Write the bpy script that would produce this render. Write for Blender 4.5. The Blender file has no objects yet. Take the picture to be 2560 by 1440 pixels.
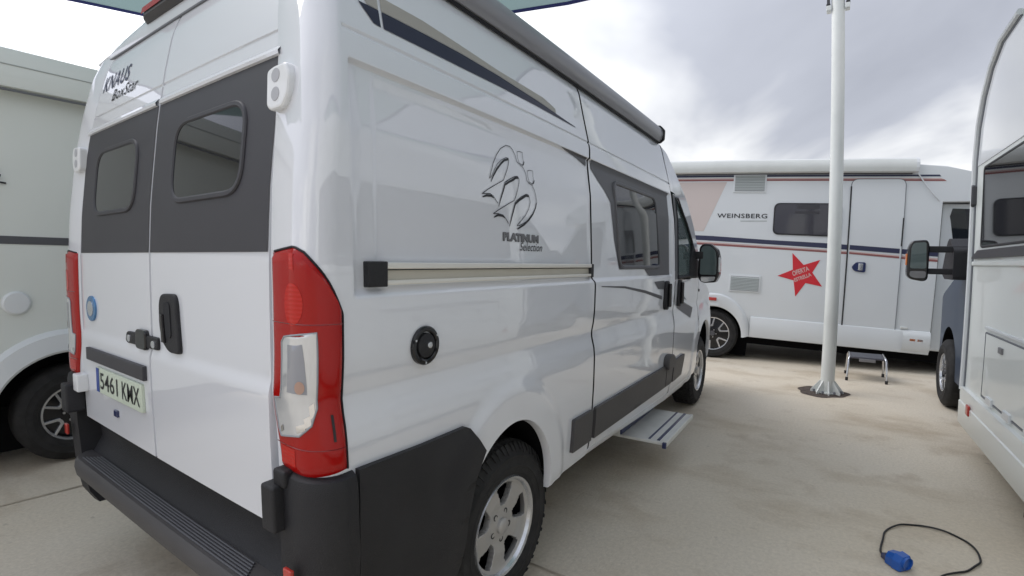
import bpy, bmesh, math, random
import numpy as np
from mathutils import Matrix, Vector
random.seed(7)
sc = bpy.context.scene
COL = sc.collection
R = math.radians

# ------------------------------------------------------------------ camera (mild barrel distortion of the phone lens)
CAM = (1.07929832, -0.722154237, 1.50091759)
yaw, pit, rol = -0.574777977, -0.0530788454, 0.0139507652
fw = Vector((math.sin(yaw)*math.cos(pit), math.cos(yaw)*math.cos(pit), math.sin(pit)))
rt = Vector((math.cos(yaw), -math.sin(yaw), 0)); up = rt.cross(fw)
rt2 = math.cos(rol)*rt + math.sin(rol)*up; up2 = -math.sin(rol)*rt + math.cos(rol)*up
cd = bpy.data.cameras.new('camera'); co = bpy.data.objects.new('camera', cd); COL.objects.link(co)
M = Matrix(((rt2.x, up2.x, -fw.x), (rt2.y, up2.y, -fw.y), (rt2.z, up2.z, -fw.z))).to_4x4(); M.translation = CAM
co.matrix_world = M
cd.type = 'PANO'; cd.panorama_type = 'FISHEYE_LENS_POLYNOMIAL'; cd.fisheye_fov = math.pi
cd.fisheye_polynomial_k0 = 0
for i, k in enumerate((5.65771151e-02, -1.38661435e-05, -4.67886362e-05, 8.94195820e-07)):
    setattr(cd, 'fisheye_polynomial_k%d' % (i+1), -k)
cd.sensor_width = 36; cd.sensor_height = 20.25; cd.sensor_fit = 'HORIZONTAL'
cd.clip_start = 0.02; cd.clip_end = 5000
sc.camera = co

# ------------------------------------------------------------------ sky: bright overcast
SUN_EL, SUN_AZ = R(50), R(248)          # sun behind cloud, to the left and a little behind the camera
w = bpy.data.worlds.new('World'); sc.world = w; w.use_nodes = True
nt = w.node_tree; nt.nodes.clear(); N = nt.nodes; L = nt.links
wo = N.new('ShaderNodeOutputWorld'); bg = N.new('ShaderNodeBackground')
sky = N.new('ShaderNodeTexSky'); sky.sky_type = 'NISHITA'; sky.sun_disc = False
sky.sun_elevation = SUN_EL; sky.sun_rotation = SUN_AZ; sky.air_density = 1.0; sky.dust_density = 2.0
tc = N.new('ShaderNodeTexCoord'); sep = N.new('ShaderNodeSeparateXYZ'); L.new(tc.outputs['Generated'], sep.inputs[0])
def wmath(op, a, b=None):
    n = N.new('ShaderNodeMath'); n.operation = op
    for i, v in enumerate((a, b)):
        if v is None: continue
        if isinstance(v, (int, float)): n.inputs[i].default_value = v
        else: L.new(v, n.inputs[i])
    return n.outputs[0]
zz = wmath('ADD', wmath('MAXIMUM', sep.outputs[2], 0.0), 0.22)
comb = N.new('ShaderNodeCombineXYZ')
L.new(wmath('DIVIDE', sep.outputs[0], zz), comb.inputs[0]); L.new(wmath('DIVIDE', sep.outputs[1], zz), comb.inputs[1])
n1 = N.new('ShaderNodeTexNoise'); n1.inputs['Scale'].default_value = 0.75; n1.inputs['Detail'].default_value = 6; n1.inputs['Roughness'].default_value = .52; n1.inputs['Distortion'].default_value = .35
mp = N.new('ShaderNodeMapping'); mp.inputs['Location'].default_value = (15.0, 3.3, 0); mp.inputs['Scale'].default_value = (1, .55, 1); mp.inputs['Rotation'].default_value = (0, 0, R(-30))
L.new(comb.outputs[0], mp.inputs[0]); L.new(mp.outputs[0], n1.inputs['Vector'])
cr = N.new('ShaderNodeValToRGB')
cr.color_ramp.elements[0].position = .38; cr.color_ramp.elements[0].color = (.345, .362, .415, 1)
cr.color_ramp.elements[1].position = .67; cr.color_ramp.elements[1].color = (1.15, 1.15, 1.13, 1)
e = cr.color_ramp.elements.new(.50); e.color = (.455, .475, .535, 1)
L.new(n1.outputs['Fac'], cr.inputs[0])
skm = N.new('ShaderNodeVectorMath'); skm.operation = 'SCALE'; skm.inputs['Scale'].default_value = .09; L.new(sky.outputs[0], skm.inputs[0])
mx = N.new('ShaderNodeMix'); mx.data_type = 'RGBA'; mx.inputs[0].default_value = .93
L.new(skm.outputs[0], mx.inputs[6]); L.new(cr.outputs[0], mx.inputs[7])
# an overcast sky is brighter overhead and around the veiled sun
dt = N.new('ShaderNodeVectorMath'); dt.operation = 'DOT_PRODUCT'; L.new(tc.outputs['Generated'], dt.inputs[0])
dt.inputs[1].default_value = (math.sin(SUN_AZ)*math.cos(SUN_EL), math.cos(SUN_AZ)*math.cos(SUN_EL), math.sin(SUN_EL))
glow = wmath('POWER', wmath('MAXIMUM', dt.outputs['Value'], 0.0), 2.0)
lum = wmath('ADD', wmath('ADD', wmath('MULTIPLY', wmath('MAXIMUM', sep.outputs[2], 0.0), .55), .92), wmath('MULTIPLY', glow, 1.7))
L.new(mx.outputs[2], bg.inputs[0]); L.new(lum, bg.inputs[1])
L.new(bg.outputs[0], wo.inputs[0])
sl = bpy.data.lights.new('sun', 'SUN'); so = bpy.data.objects.new('sun', sl); COL.objects.link(so)
sl.energy = 1.2; sl.angle = R(40); sl.color = (1, .97, .93)
sd = Vector((math.sin(SUN_AZ)*math.cos(SUN_EL), math.cos(SUN_AZ)*math.cos(SUN_EL), math.sin(SUN_EL)))
so.rotation_euler = (-sd).to_track_quat('-Z', 'Y').to_euler()
sc.view_settings.view_transform = 'Standard'; sc.view_settings.look = 'None'
sc.view_settings.exposure = 0.25; sc.view_settings.gamma = 1.0; sc.view_settings.use_curve_mapping = False

# ------------------------------------------------------------------ materials
MATS = {}
def mat(name, col, rough=.5, metal=0., coat=0., spec=.5, bump=None, var=None, trans=0., alpha=None, emis=None):
    """bump=(scale,strength,distance) noise bump; var=(scale,amount) noise colour variation"""
    m = bpy.data.materials.new(name); m.use_nodes = True
    t = m.node_tree; b = t.nodes['Principled BSDF']
    b.inputs['Base Color'].default_value = (*col, 1); b.inputs['Roughness'].default_value = rough
    b.inputs['Metallic'].default_value = metal; b.inputs['Specular IOR Level'].default_value = spec
    b.inputs['Coat Weight'].default_value = coat; b.inputs['Coat IOR'].default_value = 2.0 if name == 'paint' else 1.5; b.inputs['Coat Roughness'].default_value = .015
    b.inputs['Transmission Weight'].default_value = trans
    co_ = t.nodes.new('ShaderNodeTexCoord')
    if var:
        n = t.nodes.new('ShaderNodeTexNoise'); n.inputs['Scale'].default_value = var[0]; n.inputs['Detail'].default_value = 5
        t.links.new(co_.outputs['Object'], n.inputs['Vector'])
        r = t.nodes.new('ShaderNodeValToRGB'); a = var[1]
        r.color_ramp.elements[0].position = .3; r.color_ramp.elements[1].position = .7
        r.color_ramp.elements[0].color = (*[c*(1-a) for c in col], 1); r.color_ramp.elements[1].color = (*[min(1, c*(1+a)) for c in col], 1)
        t.links.new(n.outputs['Fac'], r.inputs[0]); t.links.new(r.outputs[0], b.inputs['Base Color'])
    if bump:
        n = t.nodes.new('ShaderNodeTexNoise'); n.inputs['Scale'].default_value = bump[0]; n.inputs['Detail'].default_value = bump[3] if len(bump) > 3 else 3
        t.links.new(co_.outputs['Object'], n.inputs['Vector'])
        q = t.nodes.new('ShaderNodeBump'); q.inputs['Strength'].default_value = bump[1]; q.inputs['Distance'].default_value = bump[2]
        t.links.new(n.outputs['Fac'], q.inputs['Height']); t.links.new(q.outputs[0], b.inputs['Normal'])
    MATS[name] = m
    return m
mat('paint', (.71, .725, .765), .45, coat=1., spec=.2, bump=(1.6, .07, .02, 1))
mat('paint_plain', (.76, .775, .79), .42, coat=.6, spec=.4, var=(1.2, .03))
mat('grp', (.67, .695, .71), .40, coat=.5, spec=.4, bump=(3, .06, .01), var=(.8, .03))
mat('grp_cream', (.69, .72, .685), .45, coat=.3, spec=.4, var=(.9, .04))
mat('grp_right', (.77, .80, .78), .42, coat=.5, spec=.4, var=(.9, .03))
mat('panel_line', (.16, .17, .19), .6)
mat('seam', (.008, .009, .013), .7)
mat('plastic', (.017, .017, .020), .55, spec=.4, bump=(300, .6, .003), var=(3, .28))
mat('plastic_grey', (.066, .063, .064), .5, spec=.4, bump=(420, .3, .002), var=(3, .1))
mat('black_gloss', (.008, .008, .010), .16)
mat('decal_dark', (.040, .039, .046), .5, var=(5, .05))
mat('decal_grey', (.085, .086, .095), .45)
mat('decal_navy', (.016, .017, .042), .45)
mat('decal_beige', (.36, .345, .31), .5)
mat('decal_line', (.02, .02, .024), .5)
mat('decal_silver', (.20, .20, .21), .4, metal=.3)
mat('red_lens', (.34, .003, .002), .16, coat=.25, spec=.25, bump=(60, .04, .002))
mat('red_bright', (.46, .008, .003), .16, coat=.25, spec=.25)
mat('red_deep', (.16, .002, .004), .2, coat=1.)
mat('clear_lens', (.62, .63, .64), .08, coat=1., metal=.35)
mat('chrome', (.75, .76, .78), .12, metal=1.)
mat('bulb_orange', (.42, .27, .21), .3)
mat('lens_white', (.62, .62, .58), .3, coat=.6)
mat('lens_grey', (.26, .27, .30), .25, coat=.8)
mat('alloy', (.50, .49, .48), .34, metal=.55, var=(6, .06))
mat('alloy_bright', (.62, .63, .65), .25, metal=.8)
mat('aluminium', (.78, .76, .71), .35, metal=.35, bump=(30, .03, .002))
mat('rail_dark', (.55, .52, .45), .5, metal=.2)
mat('step_alu', (.70, .70, .67), .45, metal=.1, var=(9, .06))
mat('rubber', (.021, .0205, .021), .75, spec=.35, bump=(160, .35, .003), var=(14, .35))
mat('well', (.006, .006, .007), .9, spec=.1)
mat('glass_dark', (.012, .013, .015), .03, spec=.7)
mat('glass_wavy', (.014, .015, .017), .03, spec=.45, bump=(2.4, .14, .03, 0))
mat('glass_cab', (.10, .135, .135), .02, spec=.7)  # opaque; lighter greenish base stands in for sky seen through and reflected
mat('frame_grey', (.05, .05, .058), .42)
mat('awning_grey', (.23, .23, .25), .38, coat=.3, var=(2, .04))
mat('plate_white', (.60, .67, .55), .4, coat=.4)
mat('plate_blue', (.02, .06, .30), .4)
mat('ink', (.012, .012, .015), .5)
mat('emblem_blue', (.10, .24, .45), .25, metal=.5)
mat('pole_white', (.66, .68, .66), .45, coat=.3, var=(3, .05))
mat('plug_blue', (.012, .10, .42), .38, coat=.3)
mat('cable', (.015, .015, .017), .55)
mat('sticker_red', (.62, .020, .032), .5)
mat('sticker_pink', (.62, .40, .38), .6)
mat('stripe_blue', (.030, .034, .078), .45)
mat('stripe_red', (.27, .095, .090), .5)
mat('stripe_pink', (.56, .40, .37), .5)
mat('decal_sand', (.60, .52, .49), .5)
mat('vent', (.42, .45, .44), .6)
mat('cab_grey', (.035, .052, .085), .45, coat=.15, spec=.25)
mat('orange', (.65, .17, .02), .3, coat=.6)
mat('red_small', (.45, .03, .02), .3, coat=.6)
mat('step_top', (.06, .06, .075), .6)
mat('soil', (.075, .056, .046), .9, bump=(40, .8, .02), var=(20, .4))
mat('tread', (.075, .075, .085), .45)
mat('hinge_cup_shade', (.42, .43, .46), .6)  # darker grey puts the shade of a hollow screw cup into a flat disc
mat('handle_blue', (.02, .03, .10), .3, coat=.5)

def rib(name, scale, strength):
    t = MATS[name].node_tree; b = t.nodes['Principled BSDF']; c_ = t.nodes.new('ShaderNodeTexCoord'); wv = t.nodes.new('ShaderNodeTexWave')
    wv.bands_direction = 'Z'; wv.inputs['Scale'].default_value = scale; wv.inputs['Distortion'].default_value = .3
    t.links.new(c_.outputs['Object'], wv.inputs['Vector']); q_ = t.nodes.new('ShaderNodeBump'); q_.inputs['Strength'].default_value = strength; q_.inputs['Distance'].default_value = .003
    t.links.new(wv.outputs['Fac'], q_.inputs['Height']); t.links.new(q_.outputs[0], b.inputs['Normal'])
rib('red_bright', 28, .12); rib('clear_lens', 9, .05)
def sail_mat():
    m = bpy.data.materials.new('sail'); m.use_nodes = True; t = m.node_tree; t.nodes.clear()
    o = t.nodes.new('ShaderNodeOutputMaterial'); d = t.nodes.new('ShaderNodeBsdfDiffuse'); tr = t.nodes.new('ShaderNodeBsdfTranslucent')
    d.inputs[0].default_value = (.18, .25, .25, 1); tr.inputs[0].default_value = (.26, .35, .34, 1)
    x = t.nodes.new('ShaderNodeMixShader'); x.inputs[0].default_value = .55
    t.links.new(d.outputs[0], x.inputs[1]); t.links.new(tr.outputs[0], x.inputs[2]); t.links.new(x.outputs[0], o.inputs[0])
    MATS['sail'] = m
sail_mat(); mat('sail_edge', (.012, .020, .14), .6)

def ground_mat():
    m = bpy.data.materials.new('concrete'); m.use_nodes = True; t = m.node_tree; b = t.nodes['Principled BSDF']
    b.inputs['Roughness'].default_value = .82; b.inputs['Specular IOR Level'].default_value = .25
    c = t.nodes.new('ShaderNodeTexCoord')
    def noise(sc_, det, rot=0, sx=1, sy=1, rough=.55):
        mpp = t.nodes.new('ShaderNodeMapping'); mpp.inputs['Scale'].default_value = (sx, sy, 1); mpp.inputs['Rotation'].default_value = (0, 0, rot)
        t.links.new(c.outputs['Object'], mpp.inputs[0])
        n = t.nodes.new('ShaderNodeTexNoise'); n.inputs['Scale'].default_value = sc_; n.inputs['Detail'].default_value = det; n.inputs['Roughness'].default_value = rough
        t.links.new(mpp.outputs[0], n.inputs['Vector']); return n.outputs['Fac']
    def ramp(f, p0, p1, c0, c1):
        r = t.nodes.new('ShaderNodeValToRGB'); r.color_ramp.elements[0].position = p0; r.color_ramp.elements[1].position = p1
        r.color_ramp.elements[0].color = (*c0, 1); r.color_ramp.elements[1].color = (*c1, 1); t.links.new(f, r.inputs[0]); return r.outputs[0]
    def mixc(f, a, b_, mode='MIX'):
        x = t.nodes.new('ShaderNodeMix'); x.data_type = 'RGBA'; x.blend_type = mode
        if isinstance(f, float): x.inputs[0].default_value = f
        else: t.links.new(f, x.inputs[0])
        for i, v in ((6, a), (7, b_)):
            if isinstance(v, tuple): x.inputs[i].default_value = (*v, 1)
            else: t.links.new(v, x.inputs[i])
        return x.outputs[2]
    base = ramp(noise(.55, 6), .3, .7, (.60, .525, .41), (.69, .625, .52))
    big = ramp(noise(.33, 5, .8), .42, .70, (0, 0, 0), (1, 1, 1))
    base = mixc(mixc(.45, (0., 0., 0.), big), base, (.60, .57, .51))
    stains = ramp(noise(.9, 7, .25, .75, 1.5, .62), .50, .68, (0, 0, 0), (1, 1, 1))
    base = mixc(mixc(.60, (0., 0., 0.), stains), base, (.40, .315, .215))
    blot = ramp(noise(2.4, 6, .9, 1, 1, .6), .56, .70, (0, 0, 0), (1, 1, 1))
    base = mixc(mixc(.42, (0., 0., 0.), blot), base, (.38, .30, .215))
    spots = ramp(noise(9, 4), .68, .74, (0, 0, 0), (1, 1, 1))
    base = mixc(mixc(.35, (0., 0., 0.), spots), base, (.26, .22, .18))
    fine = ramp(noise(45, 6, 0, 1, 1, .7), .25, .75, (.84, .84, .84), (1.10, 1.10, 1.10))
    base = mixc(1.0, base, fine, 'MULTIPLY')
    t.links.new(base, b.inputs['Base Color'])
    bp = t.nodes.new('ShaderNodeBump'); bp.inputs['Strength'].default_value = .45; bp.inputs['Distance'].default_value = .006
    t.links.new(noise(60, 6), bp.inputs['Height']); t.links.new(bp.outputs[0], b.inputs['Normal'])
    MATS['concrete'] = m
ground_mat()

# ------------------------------------------------------------------ helpers
def thing(name, label, cat, loc=(0, 0, 0), rotz=0, group=None):
    o = bpy.data.objects.new(name, None); COL.objects.link(o); o.location = loc; o.rotation_euler = (0, 0, rotz)
    o.empty_display_size = .2
    tag(o, label, cat, group); return o
def tag(o, label=None, cat=None, group=None, kind=None):
    if label: o['label'] = label
    if cat: o['category'] = cat
    if group: o['group'] = group
    if kind: o['kind'] = kind
    return o
class MB:
    """collects geometry; build() links it as one mesh object. Coordinates are world (or parent-local if local=True)."""
    def __init__(s): s.v = []; s.f = []; s.sm = []
    def add(s, vs, fs, smooth=False):
        o = len(s.v); s.v += [tuple(p) for p in vs]; s.f += [tuple(i+o for i in f) for f in fs]; s.sm += [smooth]*len(fs); return s
    def box(s, a, b, bev=0.):
        (x0, y0, z0), (x1, y1, z1) = [tuple(min(p, q) for p, q in zip(a, b)), tuple(max(p, q) for p, q in zip(a, b))]
        bm = bmesh.new(); bmesh.ops.create_cube(bm, size=1)
        for v in bm.verts: v.co = Vector((x0+(v.co.x+.5)*(x1-x0), y0+(v.co.y+.5)*(y1-y0), z0+(v.co.z+.5)*(z1-z0)))
        if bev: bmesh.ops.bevel(bm, geom=bm.edges[:], offset=bev, segments=3, profile=.6, affect='EDGES')
        return s.bm(bm, bool(bev))
    def bm(s, bm, smooth=False):
        bm.verts.index_update(); s.add([v.co[:] for v in bm.verts], [[v.index for v in f.verts] for f in bm.faces], smooth); bm.free(); return s
    def grid(s, P, smooth=True, closed_u=False, closed_v=False, skip=None):
        """P[i][j] -> point"""
        nu, nv = len(P), len(P[0]); vs = [p for r in P for p in r]; fs = []
        for i in range(nu if closed_u else nu-1):
            for j in range(nv if closed_v else nv-1):
                if skip and skip(i, j): continue
                q = [i*nv+j, ((i+1) % nu)*nv+j, ((i+1) % nu)*nv+(j+1) % nv, i*nv+(j+1) % nv]
                fs.append(q)
        return s.add(vs, fs, smooth)
    def tube(s, pts, r, n=8, caps=True, smooth=True):
        pts = [Vector(p) for p in pts]; rs = r if isinstance(r, (list, tuple)) else [r]*len(pts)
        ref = None; rows = []
        for i, p in enumerate(pts):
            d = (pts[min(i+1, len(pts)-1)]-pts[max(i-1, 0)]).normalized()
            if ref is None: ref = d.orthogonal().normalized()
            ref = (ref-d*ref.dot(d)).normalized(); b = d.cross(ref)
            rows.append([tuple(p+rs[i]*(math.cos(a)*ref+math.sin(a)*b)) for a in [2*math.pi*k/n for k in range(n)]])
        s.grid(rows, smooth, closed_v=True)
        if caps:
            o = len(s.v); s.v += rows[0]+rows[-1]; s.f += [tuple(range(o+n-1, o-1, -1)), tuple(range(o+n, o+2*n))]; s.sm += [False]*2
        return s
    def prism(s, poly, d0, d1, axes, bev=0.):
        """poly 2D extruded from d0 to d1; axes maps (a,b,d)->point"""
        bm = bmesh.new(); n = len(poly)
        v0 = [bm.verts.new(axes(a, b, d0)) for a, b in poly]; v1 = [bm.verts.new(axes(a, b, d1)) for a, b in poly]
        f0 = bm.faces.new(v0); f1 = bm.faces.new(v1[::-1])
        for i in range(n): bm.faces.new((v0[i], v1[i], v1[(i+1) % n], v0[(i+1) % n]))
        bmesh.ops.recalc_face_normals(bm, faces=bm.faces[:])
        if bev: bmesh.ops.bevel(bm, geom=[e for e in f1.edges], offset=bev, segments=3, profile=.55, affect='EDGES')
        return s.bm(bm, False)
    def lathe(s, prof, c, ax, n=48, smooth=True):
        """prof [(r,d)], around axis ax ('x': d along +x) at centre c"""
        rows = []
        for k in range(n):
            a = 2*math.pi*k/n; rows.append([(c[0]+d, c[1]+r*math.cos(a), c[2]+r*math.sin(a)) for r, d in prof])
        return s.grid(rows, smooth, closed_u=True)
    def build(s, name, m, parent=None, local=False, auto=None):
        me = bpy.data.meshes.new(name); me.from_pydata(s.v, [], s.f); me.polygons.foreach_set('use_smooth', s.sm)
        me.materials.append(MATS[m]); me.validate(); me.update()
        bm = bmesh.new(); bm.from_mesh(me); bmesh.ops.remove_doubles(bm, verts=bm.verts[:], dist=1e-5)
        bmesh.ops.recalc_face_normals(bm, faces=bm.faces[:]) if auto == 'recalc' else None
        bm.to_mesh(me); bm.free()
        if auto is not None and auto != 'recalc': me.set_sharp_from_angle(angle=R(auto))
        elif any(s.sm): me.set_sharp_from_angle(angle=R(38))
        o = bpy.data.objects.new(name, me); COL.objects.link(o)
        if parent is not None:
            o.parent = parent
            if not local:
                bpy.context.view_layer.update(); o.matrix_parent_inverse = parent.matrix_world.inverted()
        return o
def copy_tree(o, parent=None):
    c = o.copy(); COL.objects.link(c); c.parent = parent
    for ch in o.children: copy_tree(ch, c)
    return c
def sstep(a, b, x):
    if a == b: return 1. if x >= a else 0.
    t = min(1, max(0, (x-a)/(b-a))); return t*t*(3-2*t)
def pw(x, xs, ys): return float(np.interp(x, xs, ys))
def round_poly(poly, r, n=6):
    out = []; m = len(poly)
    for i in range(m):
        p0, p, p1 = Vector(poly[i-1]), Vector(poly[i]), Vector(poly[(i+1) % m])
        rr = r[i] if isinstance(r, (list, tuple)) else r
        d0 = (p0-p); d1 = (p1-p); a = min(rr, d0.length*.45); b = min(rr, d1.length*.45)
        A = p+d0.normalized()*a; B = p+d1.normalized()*b
        for k in range(n+1):
            t = k/n; q = A*(1-t)**2+p*2*t*(1-t)+B*t*t; out.append((q.x, q.y))
    return out
def dens(poly, step, closed=True):
    out = []; m = len(poly)
    for i in range(m if closed else m-1):
        a, b = poly[i], poly[(i+1) % m]; n = max(1, int(math.hypot(b[0]-a[0], b[1]-a[1])/step))
        out += [(a[0]+(b[0]-a[0])*k/n, a[1]+(b[1]-a[1])*k/n) for k in range(n)]
    if not closed: out.append(poly[-1])
    return out
def scan(mb, poly, fn, step=.012, ny=6):
    """fill polygon (a,b) with strips at constant b; fn(a,b)->point. Used for films that follow a curved panel."""
    bs = sorted(set([round(p[1], 4) for p in poly])); lo, hi = bs[0], bs[-1]
    lv = sorted(set(bs+[lo+(hi-lo)*k/max(1, int((hi-lo)/step)) for k in range(max(1, int((hi-lo)/step))+1)]))
    def spans(b):
        xs = []
        for i in range(len(poly)):
            (a0, b0), (a1, b1) = poly[i], poly[(i+1) % len(poly)]
            if (b0 <= b < b1) or (b1 <= b < b0): xs.append(a0+(a1-a0)*(b-b0)/(b1-b0))
        return sorted(xs)
    for k in range(len(lv)-1):
        b0, b1 = lv[k], lv[k+1]
        if b1-b0 < 1e-5: continue
        s0, s1 = spans(b0+1e-6), spans(b1-1e-6)
        if len(s0) != len(s1): 
            s0 = spans(b0+(b1-b0)*.25); s1 = spans(b0+(b1-b0)*.75)
            if len(s0) != len(s1): continue
        for q in range(0, len(s0)-1, 2):
            P = [[fn(s[q]+(s[q+1]-s[q])*j/ny, b) for j in range(ny+1)] for s, b in ((s0, b0), (s1, b1))]
            mb.grid(P, True)
    return mb
def ribbon(mb, pts, wd, fn, step=.012):
    pts = dens(pts, step, False); n = len(pts); ws = wd if isinstance(wd, (list, tuple)) else None; rows = []
    for i, p in enumerate(pts):
        a, b = pts[max(0, i-1)], pts[min(n-1, i+1)]; dx, dy = b[0]-a[0], b[1]-a[1]; l = math.hypot(dx, dy) or 1
        t = i/(n-1); h = (pw(t, np.linspace(0, 1, len(ws)), ws) if ws else wd)/2
        rows.append([fn(p[0]-dy/l*h, p[1]+dx/l*h), fn(p[0]+dy/l*h, p[1]-dx/l*h)])
    return mb.grid(rows, True)
def text_geo(s, shear=0., bold=0., spacing=1.0):
    c = bpy.data.curves.new('t', 'FONT'); c.body = s; c.shear = shear; c.offset = bold; c.space_character = spacing; c.fill_mode = 'FRONT'; c.resolution_u = 3
    o = bpy.data.objects.new('t', c); COL.objects.link(o); bpy.context.view_layer.update()
    me = o.evaluated_get(bpy.context.evaluated_depsgraph_get()).to_mesh()
    vs = [tuple(v.co) for v in me.vertices]; fs = [tuple(p.vertices) for p in me.polygons]
    bpy.data.objects.remove(o); bpy.data.curves.remove(c)
    xs = [v[0] for v in vs]; ys = [v[1] for v in vs]; x0, x1, y0, y1 = min(xs), max(xs), min(ys), max(ys)
    return [((v[0]-x0)/(x1-x0), (v[1]-y0)/(y1-y0)) for v in vs], fs
def text(mb, s, fn, **k):
    vs, fs = text_geo(s, **k); return mb.add([fn(u, v) for u, v in vs], fs)
def window(name, poly, fn, parent, frame_m='frame_grey', pane_m='glass_dark', fw_=.028, h=.014, rad=.07, inset=.004):
    """rounded framed window lying on surface fn(a,b,off): frame ring + pane, both real geometry, linked as parts of parent"""
    out = round_poly(poly, rad, 7); ca = sum(p[0] for p in out)/len(out); cb = sum(p[1] for p in out)/len(out)
    def ins(d):
        r = []
        m = len(out)
        for i, p in enumerate(out):
            a, b = out[i-1], out[(i+1) % m]; dx, dy = b[0]-a[0], b[1]-a[1]; l = math.hypot(dx, dy) or 1
            nx, ny = -dy/l, dx/l
            if (ca-p[0])*nx+(cb-p[1])*ny < 0: nx, ny = -nx, -ny
            r.append((p[0]+nx*d, p[1]+ny*d))
        return r
    rings = [(ins(0), -.012), (ins(0), h*.5), (ins(fw_*.18), h), (ins(fw_*.75), h), (ins(fw_), h*.55), (ins(fw_), -.004)]
    P = [[fn(a, b, o) for a, b in rg] for rg, o in rings]
    f = MB().grid(P, True, closed_v=True).build(name+'_frame', frame_m, parent)
    q = ins(fw_*.8); mb = MB()
    scan(mb, q, lambda a, b: fn(a, b, inset), .03, 4)
    p = mb.build(name+'_pane', pane_m, parent)
    return f, p

# ------------------------------------------------------------------ ground
g = MB(); xs = [-400, -60, -14, -8, -4, 0, 4, 8, 14, 60, 400]
g.grid([[(x, y, 0) for y in xs] for x in xs], False)
GR = tag(g.build('ground', 'concrete'), kind='structure')
mat('joint_fill', (.40, .345, .27), .9, var=(6, .3))
def joint(pts, wd, m='joint_fill'):
    mb = MB(); ribbon(mb, pts, wd, lambda a, b: (a, b, .004), .1)
    o = mb.build('expansion_joint', m, GR); return o
joint([(-2.94, -6), (-2.945, -.14), (-2.90, .33), (-2.88, 5), (-2.9, 9)], .022)
joint([(-.5, 1.326), (-.1, 1.325), (.065, 1.321), (.6, 1.31), (1.4, 1.30)], [.012, .012, .010, .006, .002])

# ================================================================== the camper van (rear right corner at the origin, nose along +Y)
VW = 2.05
van = thing('camper_van', 'white high-roof camper van parked in front with dark rear window panels and red tail lamps', 'camper van', (-VW/2, 2.8, 0))
ZB = [.30, .40, .50, .65, .85, 1.00, 1.05, 1.10, 1.135, 1.18, 1.25, 1.40, 1.70, 1.85, 1.95, 2.04, 2.10, 2.14, 2.27, 2.40, 2.46]
XB = [-.055, -.020, .000, .010, .016, .016, .011, .001, -.003, .003, .008, .008, -.001, -.006, -.018, -.028, -.038, -.046, -.077, -.106, -.128]
_zf = np.arange(.25, 2.60, .004); _xf = np.interp(_zf, ZB, XB)
_k = np.hanning(9); _k /= _k.sum(); _xf = np.convolve(np.pad(_xf, 4, 'edge'), _k, 'valid')
def base_x(z): return float(np.interp(z, _zf, _xf))
def rear_y0(z): return pw(z, [.3, .60, .74, 1.0, 1.50, 1.7, 2.0, 2.2, 2.35, 2.45, 2.6], [.062, .060, .055, .050, .048, .055, .078, .100, .125, .16, .2])
def taper(y):
    if y < 3.35: return 0.
    t = y-3.35; return -.045*t - (.35*max(0, y-5.0)**2)
ARC = (.945, .45, .34, .41)      # rear wheel arch ellipse
FAR = (4.74, .42, .47, .50)      # front wheel arch ellipse
def side_x(y, z):
    x = base_x(z)+taper(y)
    x += -.017*sstep(.160, .172, y)*(1-sstep(3.20, 3.26, y))*sstep(1.394, 1.422, z)*(1-sstep(2.036, 2.050, z))
    x += -.004*sstep(.250, .262, y)*(1-sstep(1.70, 1.72, y))*sstep(1.44, 1.46, z)*(1-sstep(2.0, 2.02, z))
    d = abs(z-2.133)
    if d < .008 and y > .15: x -= .006*(1-d/.008)
    x += .0035*math.exp(-((y-.093)/.006)**2)*sstep(1.2, 1.3, z)          # crease of the rear pillar
    for (yc, zc, a, b) in (ARC, FAR):
        re = math.hypot((y-yc)/a, (z-zc)/b)
        if re < 1.6: x += .012*(1-sstep(1.28, 1.45, re))
    return x
def on_side(a, b, off=0.): return (side_x(a, b)+off, a, b)
def on_rear(a, b, off=0.): return (a, rear_y(a, b)-off, b)
def rear_y(x, z):
    y = rear_y0(z)
    y -= .010*(1-sstep(1.12, 1.17, z))                                  # lower half of the doors stands proud
    y -= .006*sstep(2.085, 2.075, z) if False else 0
    return y
def arch_z(y, A):
    t = 1-((y-A[0])/A[2])**2
    return A[1]+A[3]*math.sqrt(t) if t > 0 else None
ZROWS = sorted(set([round(v, 4) for v in list(np.arange(.30, 2.44, .02))+list(np.arange(1.388, 1.43, .004))+list(np.arange(2.02, 2.06, .004))+list(np.arange(2.12, 2.148, .003))+list(np.arange(1.04, 1.20, .01))+[2.445]]))
PY = .015
def corner_pt(s, z, off=0.):
    """outer skin of the rear right corner: s=0 on the rear beside the door, growing round to the side"""
    y0 = rear_y0(z)-PY; X = base_x(z); r = .072
    if s < .125: return (X-.205+s, y0+.014*(1-s/.125)**2-off, z)
    if s < .125+r*math.pi/2:
        a = (s-.125)/r; c = (X-.205+.125, y0+r); rr = r+off
        return (c[0]+rr*math.sin(a)*(.08/r), c[1]-rr*math.cos(a), z)
    return (X+off, y0+r+(s-.125-r*math.pi/2), z)
S_END = .125+.072*math.pi/2
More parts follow.
